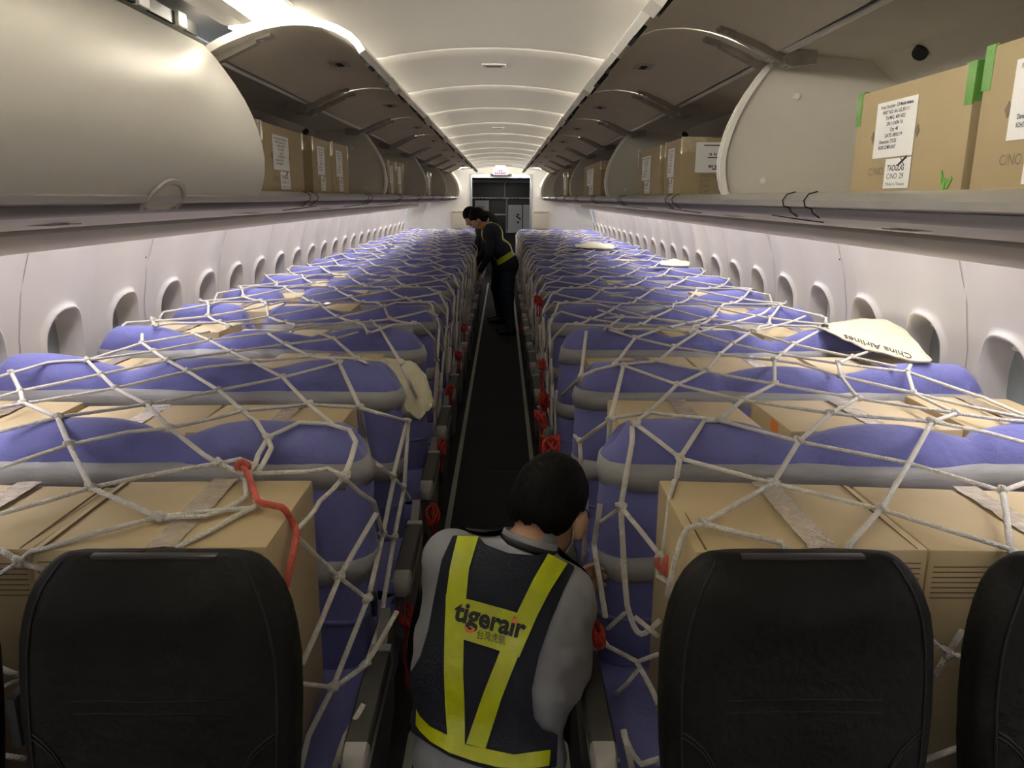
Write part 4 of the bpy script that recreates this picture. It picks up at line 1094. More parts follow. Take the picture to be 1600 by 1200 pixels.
for px, py, s, x, sz, hg, rowk in ((626, 962, -1, .262, 1.3, .22, 1), (668, 804, -1, .245, 1.2, .10, 2), (684, 700, -1, .25, 1.1, .10, 3), (698, 610, -1, .27, 1.1, .12, 4), (712, 555, -1, .26, 1., .12, 5), (722, 512, -1, .26, 1., .1, 7),
                            (872, 700, 1, .25, 1.5, .12, 3), (852, 655, 1, .25, 1.2, .16, 4), (856, 625, 1, .27, 1.2, .1, 5), (852, 570, 1, .27, 1., .2, 6), (846, 470, 1, .29, 1.1, .1, 8), (818, 512, 1, .245, .9, .06, 10), (942, 988, 1, .275, .9, .05, 1)):
    bundle(px, py, s, x, 'red cord knot hanging on the aisle side of the %s blue row, %s' % (ORD[rowk], SIDE[s]), sz, hg)
# black strap end on the first row
c = atX(585, 945, -.285); o = empty('strap_end', c); m = MB()
prof = [(-.0, .035), (.014, .03), (.03, .0), (.022, -.03), (.004, -.036), (-.014, -.02), (-.016, .02)]
m.rings([[(-.006, y, z) for y, z in prof], [(.004, y, z) for y, z in prof]], True, True, True); m.build('strap_tab', MT['black'], o); tag(o, 'black rubber strap tab hanging from the net by the aisle armrest', 'strap')

# ------------------------------------------------------------------ cream canvas covers
def canvas(name, up, lo, label, nv=10, n=28, amp=.006, seed=1, hem=True):
    """cloth between two world polylines, crumpled, with thickness"""
    def samp(pl, u):
        L_ = [0.]
        for a, b in zip(pl, pl[1:]): L_.append(L_[-1] + (b - a).length)
        t = u * L_[-1]
        for (a, b, la, lb) in zip(pl, pl[1:], L_, L_[1:]):
            if t <= lb + 1e-9: return a.lerp(b, (t - la) / max(lb - la, 1e-9))
        return pl[-1].copy()
    c0 = sum(up + lo, Vector()) / len(up + lo); o = empty(name, c0); rows = []
    for i in range(n + 1):
        u = i / n; a, b = samp(up, u), samp(lo, u); r = []
        for j in range(nv + 1):
            v = j / nv; p = a.lerp(b, v)
            p = p + Vector((amp * .6 * N3(u * 6, v * 5, seed), amp * .6 * N3(u * 6, v * 5, seed + 7), amp * N3(u * 5, v * 4, seed + 3) + amp * .7 * N3(u * 14, v * 9, seed + 5)))
            r.append(p - c0)
        rows.append(r)
    m = MB(); m.rings(rows, False); v0, f0 = [Vector(v) + c0 for v in m.v], list(m.f)
    m.rings([[p - Vector((0, 0, .004)) for p in r] for r in rows], False)
    m.build('canvas_sheet', MT['canvas'], o, 'all')
    if hem:
        for e in ([r[0] for r in rows], [r[-1] for r in rows]):
            m = MB(); m.tube(e, .004, 6); m.build('hem', MT['canvas'], o, 'all')
    tag(o, label, 'canvas cover'); return o, c0, BVHTree.FromPolygons(v0, f0)
def dr(px, py, dz=.012): return onto_drape(px, py, 1) + Vector((0, 0, dz))
lowp = [dr(1279, 516), dr(1316, 533), dr(1350, 548), dr(1392, 561), dr(1430, 569), dr(1453, 570)]
upp = [dr(1281, 513, .014), dr(1310, 510, .02), dr(1345, 508, .03), dr(1382, 512, .035), dr(1415, 530, .03), dr(1454, 568)]
o, c0, bv = canvas('printed_canvas', upp, lowp, 'cream canvas cover printed with airline name lying by the window under the net', 12, 30, .005, 4)
def stamp(m, vs_, fs, org, ex, ey, bvh, c0, lift=.002, sx=1., sy=1.):
    """lay flat lettering, placed in photo pixels, onto the surface it is printed on"""
    out = []; ok = True
    for v in vs_:
        px = org[0] + ex[0] * v.x * sx + ey[0] * v.y * sy; py = org[1] + ex[1] * v.x * sx + ey[1] * v.y * sy
        d = pray(px, py).normalized(); h = bvh.ray_cast(CAM, d)
        if not h[0]: ok = False; out.append(None)
        else: n_ = h[1] if h[1].dot(d) < 0 else -h[1]; out.append(h[0] + n_ * lift - c0)
    good = [f for f in fs if all(out[i] is not None for i in f)]
    m.add([p if p is not None else (0, 0, 0) for p in out], good)
vs_, fs = text_mesh('China Airlines', 1., .006); w = max(v.x for v in vs_)
m = MB(); stamp(m, vs_, fs, (1424, 554), (-106 / w, -31 / w), (4, 12), bv, c0); m.build('canvas_print', MT['ink'], o)
m = MB(); e = upp[0].lerp(lowp[0], .5) - c0; m.tube([e + Vector((.018 + .012 * math.cos(a), -.012 + .016 * math.sin(a), .006)) for a in [i * .7 for i in range(10)]], .005, 6); m.build('eyelet', MT['black'], o)
def ly(px, py, Y): return atY(px, py, Y)
up = [ly(566, 559, 3.02), ly(600, 562, 3.0), ly(640, 566, 2.98), ly(664, 584, 2.92), ly(672, 612, 2.86), ly(676, 632, 2.84)]
lo = [ly(566, 566, 2.94), ly(600, 574, 2.90), ly(620, 592, 2.84), ly(626, 618, 2.80), ly(634, 640, 2.78), ly(656, 655, 2.77)]
canvas('folded_canvas', up, lo, 'crumpled cream canvas cloth draped behind the second blue row, closed-bin side', 10, 26, .016, 8)
for px0, px1, py, lab, sd in ((1030, 1078, 414, 'small cream canvas cover lying near the window on a far row', 3), (898, 960, 386, 'pale cloth lying across the farthest rows, open-bin side', 5)):
    up = [dr(px0, py, .03), dr((px0 + px1) / 2, py - 3, .04), dr(px1, py + 1, .03)]; lo = [dr(px0 + 2, py + 3, .02), dr((px0 + px1) / 2, py + 5, .02), dr(px1 - 2, py + 5, .02)]
    canvas('cream_canvas', up, lo, lab, 4, 12, .006, sd, False)
# =================================================================== people (signed-distance bodies, one continuous surface each)
def cap(P, a, b, ra, rb=None):
    a = np.array(a); b = np.array(b); rb = ra if rb is None else rb
    ab = b - a; t = np.clip(((P - a) @ ab) / (ab @ ab), 0, 1)
    return np.linalg.norm(P - (a + t[..., None] * ab), axis=-1) - (ra + (rb - ra) * t)
def ell(P, c, r, R=None):
    q = P - np.array(c)
    if R is not None: q = q @ np.array(R)
    r = np.array(r); k0 = np.linalg.norm(q / r, axis=-1); k1 = np.linalg.norm(q / (r * r), axis=-1)
    return k0 * (k0 - 1) / np.maximum(k1, 1e-9)
def smin(a, b, k): h = np.clip(.5 + .5 * (b - a) / k, 0, 1); return b + (a - b) * h - k * h * (1 - h)
def sunion(ds, k):
    d = ds[0]
    for e in ds[1:]: d = smin(d, e, k)
    return d
def sdf_mesh(fn, lo, hi, h):
    lo = np.array(lo, float); hi = np.array(hi, float); n = np.ceil((hi - lo) / h).astype(int) + 1
    ax = [lo[i] + h * np.arange(n[i]) for i in range(3)]
    G = np.stack(np.meshgrid(*ax, indexing='ij'), -1); D = fn(G.reshape(-1, 3)).reshape(n)
    ins = D < 0
    cs = n - 1; acc = np.zeros((*cs, 3)); cnt = np.zeros(cs)
    for a in range(3):
        o1, o2 = [i for i in range(3) if i != a]
        for p in (0, 1):
            for q in (0, 1):
                sl0 = [None] * 3; sl1 = [None] * 3
                sl0[a] = slice(0, cs[a]); sl1[a] = slice(1, cs[a] + 1)
                sl0[o1] = sl1[o1] = slice(p, cs[o1] + p); sl0[o2] = sl1[o2] = slice(q, cs[o2] + q)
                d0 = D[tuple(sl0)]; d1 = D[tuple(sl1)]; cr = (d0 < 0) != (d1 < 0)
                t = np.where(cr, d0 / np.where(cr, d0 - d1, 1), 0)
                pos = G[tuple(sl0)].copy(); pos[..., a] += t * h
                acc += np.where(cr[..., None], pos, 0); cnt += cr
    act = cnt > 0; idx = -np.ones(cs, int); idx[act] = np.arange(act.sum()); V = acc[act] / cnt[act][:, None]
    F = []
    for a in range(3):
        o1, o2 = (a + 1) % 3, (a + 2) % 3
        sl0 = [slice(1, cs[i]) for i in range(3)]; sl1 = list(sl0)
        sl0[a] = slice(0, cs[a]); sl1[a] = slice(1, cs[a] + 1)
        i0 = ins[tuple(sl0)]; i1 = ins[tuple(sl1)]
        for flip, msk in ((False, i0 & ~i1), (True, ~i0 & i1)):
            e = np.argwhere(msk)
            if len(e) == 0: continue
            e = e.copy(); e[:, o1] += 1; e[:, o2] += 1
            def at(d1, d2): c = e.copy(); c[:, o1] += d1; c[:, o2] += d2; return idx[c[:, 0], c[:, 1], c[:, 2]]
            f = np.stack([at(-1, -1), at(0, -1), at(0, 0), at(-1, 0)], 1)
            F.append(f[:, ::-1] if flip else f)
    return V, np.concatenate(F)
def clip_mesh(V, F, S):
    """keep the part of a quad mesh where the scalar S >= 0, cut cleanly along S = 0"""
    V = [tuple(v) for v in V]; out = []; cache = {}
    def cut(a, b):
        k = (a, b) if a < b else (b, a)
        if k not in cache:
            t = S[a] / (S[a] - S[b]); cache[k] = len(V); V.append(tuple(V[a][i] + (V[b][i] - V[a][i]) * t for i in range(3)))
        return cache[k]
    for f in F:
        f = [int(i) for i in f]; sg = [S[i] >= 0 for i in f]
        if all(sg): out.append(f); continue
        if not any(sg): continue
        poly = []
        for i in range(len(f)):
            a, b = f[i], f[(i + 1) % len(f)]
            if S[a] >= 0: poly.append(a)
            if (S[a] >= 0) != (S[b] >= 0): poly.append(cut(a, b))
        if len(poly) >= 3: out.append(poly)
    used = sorted(set(i for f in out for i in f)); mp = {o: n for n, o in enumerate(used)}
    return [V[i] for i in used], [[mp[i] for i in f] for f in out]
def raw_obj(name, V, F, mt, parent, base, smooth=True):
    me = bpy.data.meshes.new(name); me.from_pydata([tuple(np.array(v) - np.array(base)) for v in V], [], [list(map(int, f)) for f in F])
    for m_ in (mt if isinstance(mt, (list, tuple)) else [mt]): me.materials.append(m_)
    me.polygons.foreach_set('use_smooth', [smooth] * len(me.polygons)); me.update()
    o = bpy.data.objects.new(name, me); COL.objects.link(o); o.parent = parent; return o
def np_noise(P, sc, seed=0.): return np.array([noise.noise(Vector((p[0] * sc + seed, p[1] * sc, p[2] * sc))) for p in P])
def hand(P, w, d, up, side, size=1.):
    """palm and five curled fingers; w wrist, d pointing direction, up back of hand, side towards the thumb"""
    w = np.array(w); d = np.array(d) / np.linalg.norm(d); side = np.array(side) - d * np.dot(side, d); side = side / np.linalg.norm(side); up = np.cross(side, d); 
    pc = w + d * .045 * size
    ds = [cap(P, pc - side * .022 * size, pc + side * .022 * size, .017 * size), cap(P, w, pc, .022 * size, .02 * size)]
    for i, (o_, l) in enumerate(((.030, .070), (.010, .078), (-.010, .072), (-.029, .056))):
        k = pc + side * o_ * size + d * .03 * size; j1 = k + (d * .8 - up * .45) * l * .45 * size; j2 = j1 + (d * .3 - up * .95) * l * .35 * size; j3 = j2 + (-d * .25 - up * .8) * l * .25 * size
        ds += [np.minimum(np.minimum(cap(P, pc + side * o_ * size, k, .0095 * size), cap(P, k, j1, .009 * size, .0085 * size)), np.minimum(cap(P, j1, j2, .0085 * size, .008 * size), cap(P, j2, j3, .008 * size, .007 * size)))]
    t0 = w + d * .02 * size + side * .022 * size; t1 = t0 + (side * .7 + d * .6 - up * .3) * .035 * size; t2 = t1 + (d * .8 - up * .6 + side * .1) * .032 * size
    ds.append(np.minimum(cap(P, t0, t1, .012 * size, .0105 * size), cap(P, t1, t2, .0105 * size, .0085 * size)))
    return sunion(ds, .008 * size)

# ------------------------------------------------------------------ kneeling worker in the aisle
def rotm(yaw, pitch, roll=0.):
    return np.array((Matrix.Rotation(yaw, 3, 'Z') @ Matrix.Rotation(pitch, 3, 'X') @ Matrix.Rotation(roll, 3, 'Y')))
HC = np.array((.152, 1.675, .948)); HR = rotm(math.radians(-28), math.radians(-28), math.radians(6))   # columns = head axes (x right, y forward, z up)
def hp(x, y, z): return HC + HR @ np.array((x, y, z))
LSH, RSH = (-.068, 1.575, .868), (.180, 1.545, .795)
LEL, REL = (-.092, 1.69, .66), (.196, 1.545, .625)
LWR, RWR = (.03, 1.86, .60), (.215, 1.76, .655)
def torso(P):
    return sunion([cap(P, (-.085, 1.43, .27), (.105, 1.43, .27), .125), cap(P, (-.05, 1.455, .47), (.082, 1.45, .455), .105), cap(P, (-.045, 1.525, .64), (.10, 1.505, .61), .112),
                   cap(P, (-.03, 1.56, .75), (.125, 1.54, .71), .105), cap(P, LSH, RSH, .058), cap(P, (.04, 1.57, .82), (.085, 1.575, .84), .075)], .07)
def arms(P):
    L_ = sunion([cap(P, LSH, LEL, .060, .048), cap(P, LEL, LWR, .047, .034)], .02)
    R_ = sunion([cap(P, RSH, REL, .064, .050), cap(P, REL, RWR, .049, .034)], .02)
    return np.minimum(L_, R_)
def head(P):
    d = [ell(P, hp(0, -.012, .02), (.076, .094, .098), HR), ell(P, hp(0, .035, -.045), (.060, .062, .072), HR), cap(P, hp(0, .05, -.09), hp(0, .075, -.10), .034)]
    d = sunion(d, .035)
    d = smin(d, cap(P, hp(0, .088, -.005), hp(0, .107, -.045), .010, .016), .015)        # nose
    d = smin(d, cap(P, hp(-.018, .095, -.075), hp(.018, .095, -.075), .008), .012)         # mouth
    for sx in (-1, 1):
        d = smin(d, ell(P, hp(sx * .087, .004, -.018), (.015, .024, .034), HR), .006)
        d = np.maximum(d, -ell(P, hp(sx * .030, .098, .012), (.016, .012, .010), HR))
    return d
def legs(P):
    ds = []
    for sx, x in ((-1, -.085), (1, .105)):
        ds.append(sunion([cap(P, (x, 1.43, .24), (x + sx * .01, 1.80, .105), .095, .065), cap(P, (x + sx * .01, 1.80, .085), (x, 1.42, .075), .062, .045), cap(P, (x, 1.42, .065), (x, 1.30, .05), .045, .035)], .03))
    return np.minimum(*ds)
def shirt_f(P):
    d = smin(torso(P), arms(P), .03)
    d = smin(d, cap(P, (.088, 1.578, .85), (.104, 1.594, .885), .060, .056), .02)          # collar stand
    return d
def body(P):
    d = smin(shirt_f(P), smin(head(P), cap(P, (.095, 1.585, .88), hp(0, -.02, -.075), .052, .05), .03), .006)
    d = smin(d, legs(P), .04)
    d = smin(d, hand(P, LWR, (.6, .7, .1), (0, 0, 1), (1, 0, .2), 1.), .012)
    d = smin(d, hand(P, RWR, (.55, .75, .25), (0, 0, 1), (-.5, .2, .8), 1.), .012)
    return d
BASE = (.03, 1.45, 0)
wk = empty('person', BASE); tag(wk, 'kneeling person in pale blue shirt and navy vest with fluorescent bands', 'person')
V, F = sdf_mesh(body, (-.30, 1.22, -.01), (.45, 2.02, 1.14), .0085)
# cloth folds on the shirt
sh = shirt_f(V); lg = legs(V); hd = head(V)
dd = np.stack([sh, hd - .002, np.minimum(hand(V, LWR, (.6, .7, .1), (0, 0, 1), (1, 0, .2)), hand(V, RWR, (.55, .75, .25), (0, 0, 1), (-.5, .2, .8))), lg, cap(V, (.095, 1.585, .90), hp(0, -.02, -.075), .050, .048)], 1)
reg = dd.argmin(1)
wr = np.array([noise.noise(Vector((p[0] * 30 + p[2] * 14, p[1] * 30, p[2] * 22))) * .0055 + noise.noise(Vector((p[0] * 12, p[1] * 12, p[2] * 16))) * .006 for p in V])
msk = (reg == 0) & (V[:, 2] < .86); V[msk, 0] += wr[msk]; V[msk, 1] -= wr[msk]
fr = reg[F]; mi = np.where((fr == 0).sum(1) >= 2, 0, np.where((fr == 3).sum(1) >= 2, 2, 1))
zc = V[F][:, :, 2].mean(1); mi = np.where((mi == 0) & (zc < .40), 2, mi)
bo = raw_obj('body', V, F, [MT['shirt'], MT['skin'], MT['trouser']], wk, BASE); bo.data.polygons.foreach_set('material_index', mi.astype(int).tolist())
# vest
def vest_f(P): return torso(P) - .0135
Vv, Fv = sdf_mesh(vest_f, (-.30, 1.22, .36), (.40, 1.80, 1.0), .008)
def vest_scalar(P):
    a = np.minimum(cap(P, LSH, LEL, .074, .07), cap(P, RSH, (REL[0] + .03, REL[1], REL[2] + .03), .074, .078))     # armholes
    nk = cap(P, (.086, 1.575, .83), (.115, 1.60, .95), .070, .072)                           # neckline
    hem = P[:, 2] - (.470 + .10 * (-P[:, 0] + .02))
    return np.minimum(np.minimum(a, nk), hem)
wv = np.array([noise.noise(Vector((p[0] * 10, p[1] * 10, p[2] * 9))) * .005 + noise.noise(Vector((p[0] * 24 + p[2] * 10, p[1] * 20, p[2] * 18))) * .0025 for p in Vv]); Vv[:, 1] -= wv
POLY = [(340, 362), (357, 360), (433, 364), (460, 395), (540, 425), (620, 432), (683, 426), (750, 456), (782, 474), (740, 560), (690, 680), (650, 800), (625, 920), (632, 1020), (668, 1068), (720, 1078), (715, 1196), (600, 1222), (500, 1212), (420, 1192), (330, 1160), (262, 1120), (190, 1070), (185, 860), (222, 800), (252, 700), (270, 600), (300, 450)]
def poly_sd(x, y, pl):
    d = np.full(x.shape, 1e9); ins = np.zeros(x.shape, bool); n = len(pl)
    for i in range(n):
        (ax_, ay_), (bx_, by_) = pl[i], pl[(i + 1) % n]; ex, ey = bx_ - ax_, by_ - ay_
        t = np.clip(((x - ax_) * ex + (y - ay_) * ey) / (ex * ex + ey * ey), 0, 1); d = np.minimum(d, np.hypot(x - ax_ - t * ex, y - ay_ - t * ey))
        c = ((ay_ > y) != (by_ > y)) & (x < ex * (y - ay_) / (by_ - ay_ if by_ != ay_ else 1e-9) + ax_); ins ^= c
    return np.where(ins, d, -d)
q_ = Vv - np.array(CAM); wd = q_ @ np.array(CF)
pxv = 800 + FPX * (q_ @ np.array(CR)) / wd; pyv = 600 - FPX * (q_ @ np.array(CU)) / wd
sd = poly_sd((pxv - 560) * 2.308, (pyv - 680) * 2.308, POLY) * .0003
g_ = vest_f(Vv + np.array((0, .004, 0))) - vest_f(Vv - np.array((0, .004, 0)))      # < 0 on the back, > 0 on the chest side
back = np.clip(.5 - g_ / .0016 * .5 , 0, 1)
vV, vF = clip_mesh(Vv, Fv, np.where(g_ < .001, sd, np.minimum(vest_scalar(Vv), .02)))
vo = raw_obj('vest', vV, vF, MT['navy'], wk, BASE)
vbv = BVHTree.FromPolygons([Vector(v) for v in vV], vF)
def zp(x, y): return (560 + x / 2.308, 680 + y / 2.308)       # measured on an enlarged crop
def band(left, right, name, mt, lift=.0025, n=40, w=8):
    def samp(pl, u):
        L_ = [0.]
        for a, b in zip(pl, pl[1:]): L_.append(L_[-1] + math.hypot(b[0] - a[0], b[1] - a[1]))
        t = u * L_[-1]
        for a, b, la, lb in zip(pl, pl[1:], L_, L_[1:]):
            if t <= lb + 1e-9: k = (t - la) / max(lb - la, 1e-9); return (a[0] + (b[0] - a[0]) * k, a[1] + (b[1] - a[1]) * k)
        return pl[-1]
    g = {}; m = MB()
    for i in range(n + 1):
        a, b = samp(left, i / n), samp(right, i / n)
        for j in range(w + 1):
            px, py = zp(a[0] + (b[0] - a[0]) * j / w, a[1] + (b[1] - a[1]) * j / w); d = pray(px, py).normalized(); h = vbv.ray_cast(CAM, d)
            if h[0]:
                nn = h[1] if h[1].dot(d) < 0 else -h[1]; g[(i, j)] = len(m.v); m.v.append(tuple(h[0] + nn * lift - Vector(BASE)))
    for i in range(n):
        for j in range(w):
            q = [(i, j), (i, j + 1), (i + 1, j + 1), (i + 1, j)]
            if all(k in g for k in q):
                ps = [Vector(m.v[g[k]]) for k in q]
                if max((ps[a] - ps[a - 1]).length for a in range(4)) < .06: m.f.append(tuple(g[k] for k in q)); m.m.append(0)
    return m.build(name, mt, vo, 'all')
band([(357, 365), (330, 480), (318, 580), (312, 700), (310, 850), (315, 980), (322, 1085)], [(433, 368), (400, 480), (390, 580), (381, 700), (378, 850), (384, 980), (384, 1118)], 'reflective_band', MT['hivis'])
band([(683, 428), (630, 520), (575, 632), (510, 780), (450, 930), (388, 1112)], [(752, 464), (690, 560), (640, 660), (575, 800), (515, 950), (458, 1130)], 'reflective_band', MT['hivis'])
band([(318, 572), (420, 596), (530, 626), (640, 660)], [(314, 716), (400, 742), (490, 770), (580, 800)], 'reflective_band', MT['hivis'], .0038, 40, 16)
band([(214, 985), (225, 1010), (262, 1050), (322, 1080), (390, 1115), (460, 1130), (560, 1150), (690, 1132)], [(212, 1045), (228, 1070), (264, 1105), (330, 1145), (420, 1175), (500, 1195), (600, 1203), (684, 1190)], 'reflective_band', MT['hivis'], .004, 60, 8)
# printed name on the vest
m = MB(); vs_, fs = text_mesh('tigerair', 1., .034); w = max(v.x for v in vs_); hgt = max(v.y for v in vs_)
org = zp(345, 663); e1 = zp(596, 733); sc = 33.
stamp(m, vs_, fs, org, ((e1[0] - org[0]) / w, (e1[1] - org[1]) / w), (7 / .7, -30 / .7), vbv, Vector(BASE), .0055)
vs2, fs2 = text_mesh('台灣虎航', 1., .0); w2 = max(v.x for v in vs2); o2 = zp(424, 728); e2 = zp(529, 752)
stamp(m, vs2, fs2, o2, ((e2[0] - o2[0]) / w2, (e2[1] - o2[1]) / w2), (2, -16), vbv, Vector(BASE), .0055)
m.build('vest_print', MT['ink'], vo)
def disc(cx, cy, r0, r1, a0, a1, n=18):
    vv, ff = [], []
    for i in range(n + 1):
        a = a0 + (a1 - a0) * i / n
        for r in (r0, r1): vv.append(Vector((cx + r * math.cos(a), cy + r * math.sin(a), 0)))
    for i in range(n): ff.append((2 * i, 2 * i + 1, 2 * i + 3, 2 * i + 2))
    return vv, ff
orm = mat('orange_logo_print', (.85, .22, .06), .6)
for (zx, zy, r0, r1, a0, a1) in ((562, 666, 0., 4.6, 0, 6.2832), (403, 692, 3.6, 8.4, .15, 3.3)):
    vv, ff = disc(*zp(zx, zy), r0, r1, a0, a1); m = MB(); stamp(m, vv, ff, (0, 0), (1, 0), (0, 1), vbv, Vector(BASE), .0062); m.build('vest_print_orange', orm, vo)
# hair
def hair_f(P): return np.maximum(sunion([ell(P, hp(0, -.014, .026), (.085, .102, .104), HR), ell(P, hp(0, -.05, -.02), (.070, .054, .056), HR)], .03), -1)
Vh, Fh = sdf_mesh(lambda P: hair_f(P), HC - .17, HC + .17, .006)
loc = (Vh - HC) @ HR
st = np.array([noise.noise(Vector((p[0] * 60, p[1] * 14, p[2] * 22))) for p in loc]) * .0035 + np.array([noise.noise(Vector((p[0] * 150, p[1] * 30, p[2] * 50))) for p in loc]) * .0018
nr = Vh - hp(0, -.014, .01); nr /= np.linalg.norm(nr, axis=1)[:, None]; Vh = Vh + nr * st[:, None]
hl = np.interp(loc[:, 1], [-.12, -.07, -.045, -.030, -.018, .03, .05, .075, .12], [-.048, -.056, -.050, -.020, .016, .018, .03, .055, .06])   # hairline height from nape to brow
sc_ = loc[:, 2] - hl + st * 3
hV, hF = clip_mesh(Vh, Fh, sc_)
raw_obj('hair', hV, hF, MT['hair'], wk, BASE)
# collar, lanyard, mask loops, glasses
def ring_on(axis0, axis1, r, h0, h1, mt, name, n=40, a0=0., a1=6.2832, tiltf=0.):
    a = np.array(axis0); b = np.array(axis1); t = (b - a) / np.linalg.norm(b - a); u = np.cross(t, (1, 0, 0)); u /= np.linalg.norm(u); v = np.cross(t, u); m = MB(); rr = []
    for i in range(n + 1):
        an = a0 + (a1 - a0) * i / n; dr_ = math.cos(an) * u + math.sin(an) * v
        rr.append([tuple(a + t * hh + dr_ * rad - np.array(BASE)) for hh, rad in ((h0, r), (h1, r * .96), (h1 + .002, r * .90), (h0, r * .94))])
    m.rings(rr, True); return m.build(name, mt, wk, 'all')
ring_on((.092, 1.582, .862), (.118, 1.606, .94), .0665, .026, .054, MT['shirt'], 'collar')
ring_on((.092, 1.582, .862), (.118, 1.606, .94), .0695, .028, .042, MT['black'], 'lanyard')
for sx in (-1, 1):
    m = MB(); m.tube([hp(sx * .079, .000, .012) - BASE, hp(sx * .0815, -.016, -.005) - BASE, hp(sx * .081, -.012, -.035) - BASE, hp(sx * .074, .02, -.058) - BASE, hp(sx * .066, .05, -.062) - BASE], .0016, 6); m.build('mask_loop', MT['maskwhite'], wk, 'all')
    m = MB(); m.tube([hp(sx * .081, .0, .008) - BASE, hp(sx * .080, .05, .012) - BASE, hp(sx * .070, .102, .012) - BASE], .0018, 6); m.tube([hp(sx * .036 + .028 * math.cos(a), .108, .008 + .019 * math.sin(a)) - BASE for a in [i * .5236 for i in range(13)]], .0016, 6); m.build('glasses', MT['black'], wk, 'all')
def mask_f(P): return sunion([ell(P, hp(0, .035, -.045), (.060, .062, .072), HR), cap(P, hp(0, .05, -.09), hp(0, .075, -.10), .034), cap(P, hp(0, .088, -.005), hp(0, .107, -.045), .010, .016)], .03) - .005
Vm, Fm = sdf_mesh(mask_f, HC - .17, HC + .19, .007); lm_ = (Vm - HC) @ HR
mV, mF = clip_mesh(Vm, Fm, np.minimum(np.minimum(lm_[:, 1] - .040 + .0 * lm_[:, 2], -.018 - lm_[:, 2] + .0), lm_[:, 2] + .125)); raw_obj('face_mask', mV, mF, MT['maskwhite'], wk, BASE)

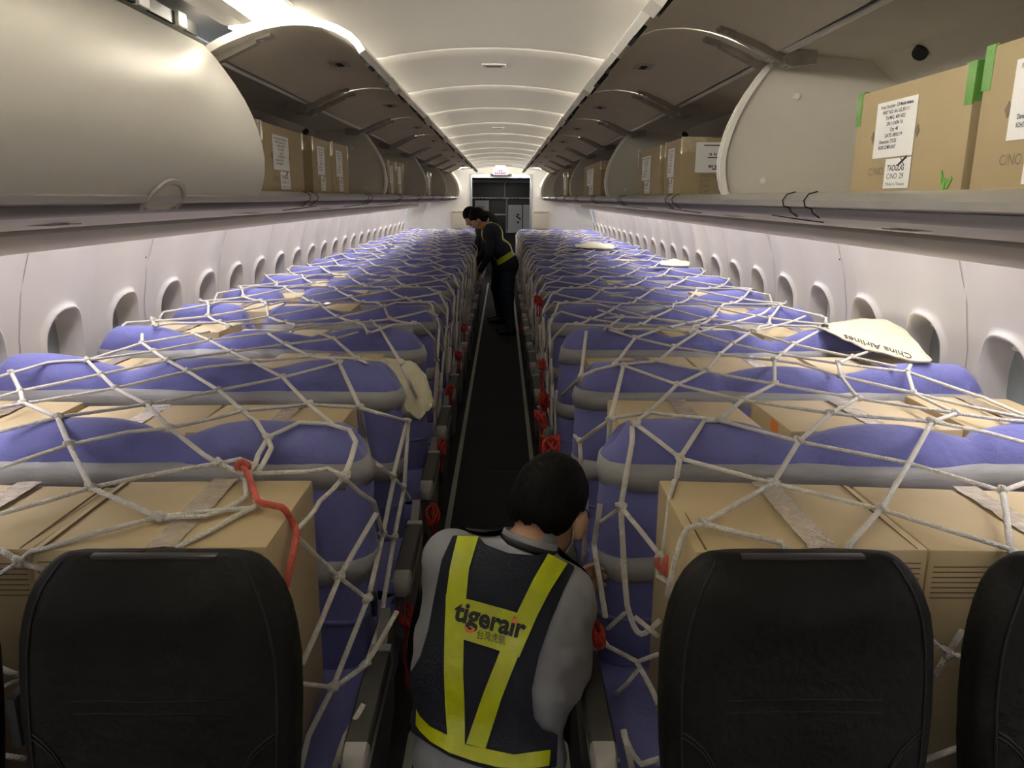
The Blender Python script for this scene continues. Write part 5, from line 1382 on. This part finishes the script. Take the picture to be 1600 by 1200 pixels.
# ------------------------------------------------------------------ two workers farther down the aisle
def far_person(base, lean, label, kneebend, trm, flip=1., hv=True, hairlong=True, handpos=None):
    bx, by = base; o = empty('person', (bx, by, 0)); tag(o, label, 'person')
    hip = np.array((.02 * flip, 0, .86)); chest = hip + np.array((-.20 * flip, .02, .36)); neck = hip + np.array((-.29 * flip, .02, .47)); hc = neck + np.array((-.085 * flip, .0, .075))
    shL, shR = chest + np.array((-.02 * flip, .15, .05)), chest + np.array((-.02 * flip, -.15, .05))
    elL, elR = shL + np.array((-.08 * flip, .03, -.27)), shR + np.array((-.02 * flip, -.02, -.28))
    wrL, wrR = elL + np.array((-.13 * flip, -.02, -.18)), elR + np.array((-.10 * flip, .02, -.20))
    HRm = np.array(Matrix.Rotation(math.radians(90) * flip, 3, 'Z') @ Matrix.Rotation(math.radians(-42), 3, 'X'))
    hq = lambda x, y, z: hc + HRm @ np.array((x, y, z))
    def tors(P): return sunion([cap(P, hip + (0, -.07, 0), hip + (0, .07, 0), .125), cap(P, hip + (-.09 * flip, -.06, .17), hip + (-.09 * flip, .06, .17), .115), cap(P, chest + (0, -.08, 0), chest + (0, .08, 0), .115), cap(P, shL, shR, .065)], .07)
    def arm(P): return np.minimum(sunion([cap(P, shL, elL, .062, .048), cap(P, elL, wrL, .047, .034)], .02), sunion([cap(P, shR, elR, .062, .048), cap(P, elR, wrR, .047, .034)], .02))
    def leg(P):
        q = []
        for sy in (-1, 1):
            h = hip + (0, sy * .085, -.02); kn = np.array((.02 * flip - .05 * flip * (sy > 0), sy * .095, .47)); an = np.array((.05 * flip - .02 * flip * (sy > 0), sy * .10, .07))
            q.append(sunion([cap(P, h, kn, .092, .064), cap(P, kn, an, .062, .046)], .03))
        return np.minimum(*q)
    def shoe(P):
        q = []
        for sy in (-1, 1):
            an = np.array((.05 * flip - .02 * flip * (sy > 0), sy * .10, .05)); q.append(sunion([cap(P, an + (.03 * flip, 0, -.005), an + (-.02 * flip, 0, -.0), .042), cap(P, an, an + (-.15 * flip, 0, -.018), .040, .030)], .02))
        return np.minimum(*q)
    def hd_(P):
        d = sunion([ell(P, hq(0, -.012, .02), (.076, .094, .098), HRm), ell(P, hq(0, .035, -.045), (.058, .062, .072), HRm)], .035)
        d = smin(d, cap(P, hq(0, .088, -.005), hq(0, .107, -.045), .010, .016), .015)
        for sx in (-1, 1): d = smin(d, ell(P, hq(sx * .078, .004, -.018), (.010, .022, .032), HRm), .008)
        return d
    def nk(P): return cap(P, neck - (-.03 * flip, 0, .03), hc + (.01 * flip, 0, -.03), .055, .05)
    def hands(P): return np.minimum(hand(P, wrL, (-.5 * flip, -.1, -.8), (1, 0, 0), (0, -1, 0)), hand(P, wrR, (-.4 * flip, .1, -.9), (1, 0, 0), (0, 1, 0)))
    def full(P): 
        d = smin(smin(tors(P), arm(P), .03), leg(P), .04); d = smin(d, smin(hd_(P), nk(P), .03), .02); d = smin(d, hands(P), .012); return smin(d, shoe(P), .012)
    V, F = sdf_mesh(full, (-.62, -.42, -.01), (.32, .42, 1.60), .0135)
    dd = np.stack([np.minimum(tors(V), arm(V)), np.minimum(hd_(V), nk(V)), hands(V), leg(V), shoe(V)], 1); reg = dd.argmin(1)
    wr = np.array([noise.noise(Vector((p[0] * 18, p[1] * 18, p[2] * 16))) * .007 for p in V]); mk = (reg == 0) | (reg == 3); V[mk, 1] += wr[mk]
    fr = reg[F]; mi = np.zeros(len(F), int)
    for r_, m_ in ((1, 1), (2, 1), (3, 2), (4, 3)): mi = np.where((fr == r_).sum(1) >= 2, m_, mi)
    zc = V[F][:, :, 2].mean(1); mi = np.where((mi == 0) & (zc < .78), 2, mi); mi = np.where((mi == 2) & (zc > .9), 0, mi)
    b = raw_obj('body', V, F, [MT['jacket'], MT['skin'], trm, MT['black']], o, (0, 0, 0)); b.data.polygons.foreach_set('material_index', mi.tolist())
    def hf(P): return sunion([ell(P, hq(0, -.014, .026), (.086, .104, .106), HRm), ell(P, hq(0, -.05, -.03), (.074, .062, .066), HRm)], .03)
    Vh, Fh = sdf_mesh(hf, hc - .18, hc + .18, .011); lo_ = (Vh - hc) @ HRm
    hl = np.interp(lo_[:, 1], [-.12, -.06, -.02, .01, .05, .12], [-.10, -.10, -.07, -.03, .02, .05]); hV, hF = clip_mesh(Vh, Fh, lo_[:, 2] - hl); ho = raw_obj('hair', hV, hF, MT['hair'], o, (0, 0, 0))
    if hairlong:
        m = MB(); a0 = hq(0, -.10, .0); pts = [a0, a0 + np.array((.07 * flip, -.01, -.02)), a0 + np.array((.14 * flip, -.03, -.09)), a0 + np.array((.17 * flip, -.05, -.18)), a0 + np.array((.18 * flip, -.05, -.24))]
        m.tube(pts, [.03, .042, .045, .035, .012], 10); m.build('ponytail', mat('brown_black_hair', (.022, .014, .012), .5), o, 'all')
    if hv:
        bvt = BVHTree.FromPolygons([Vector(v) for v in V], [list(map(int, f)) for f in F])
        vest = lambda P: tors(P) - .010
        Vv, Fv = sdf_mesh(vest, (-.5, -.35, .80), (.30, .35, 1.5), .013)
        lc = (Vv - hip) 
        ax = (neck - hip) / np.linalg.norm(neck - hip); al = (Vv - hip) @ ax
        perp = Vv[:, 1]
        zz = al
        def cutm(S, name, mt_, par):
            a, f = clip_mesh(Vv, Fv, S); return raw_obj(name, a, f, mt_, par, (0, 0, 0)) if f else None
        armc = np.minimum(cap(Vv, shL, elL, .072), cap(Vv, shR, elR, .072))
        vo_ = cutm(np.minimum(np.minimum(armc, zz - .02), -cap(Vv, neck, hc, 2.) if False else .60 - zz), 'vest', MT['navy'], o)
        Vv = Vv + (Vv - (hip + np.outer(al, ax))) * .03
        cutm(np.minimum(zz - .06, .125 - zz), 'reflective_band', MT['hivis'], vo_)
        # shoulder straps down the back: ribbon at fixed lateral offset
        for y0 in (-.085, .085):
            s1 = .030 - np.abs(perp - y0); cutm(np.minimum(np.minimum(s1, zz - .11), armc + .02), 'reflective_band', MT['hivis'], vo_)
        s1 = .10 - np.abs(perp); cutm(np.minimum(np.minimum(s1, .05 - np.abs(zz - .33)), (Vv - hip) @ np.cross(ax, (0, 1, 0)) * flip * 1.), 'reflective_band', MT['hivis'], vo_)
        m = MB(); m.tube([neck + np.array((.0 + .075 * math.cos(a), .075 * math.sin(a), .02 * math.cos(a) * flip)) for a in [i * .5236 for i in range(13)]], .014, 8); m.build('scarf', MT['orangecloth'], o, 'all')
    return o
far_person((.10, 9.45), 1, 'standing person bending over, dark jacket, jeans, fluorescent vest, orange scarf', 0, MT['jeans'])
far_person((-.02, 10.35), 1, 'person in black bending down behind the person with the orange scarf', 0, MT['trouser'], hv=False, hairlong=False)
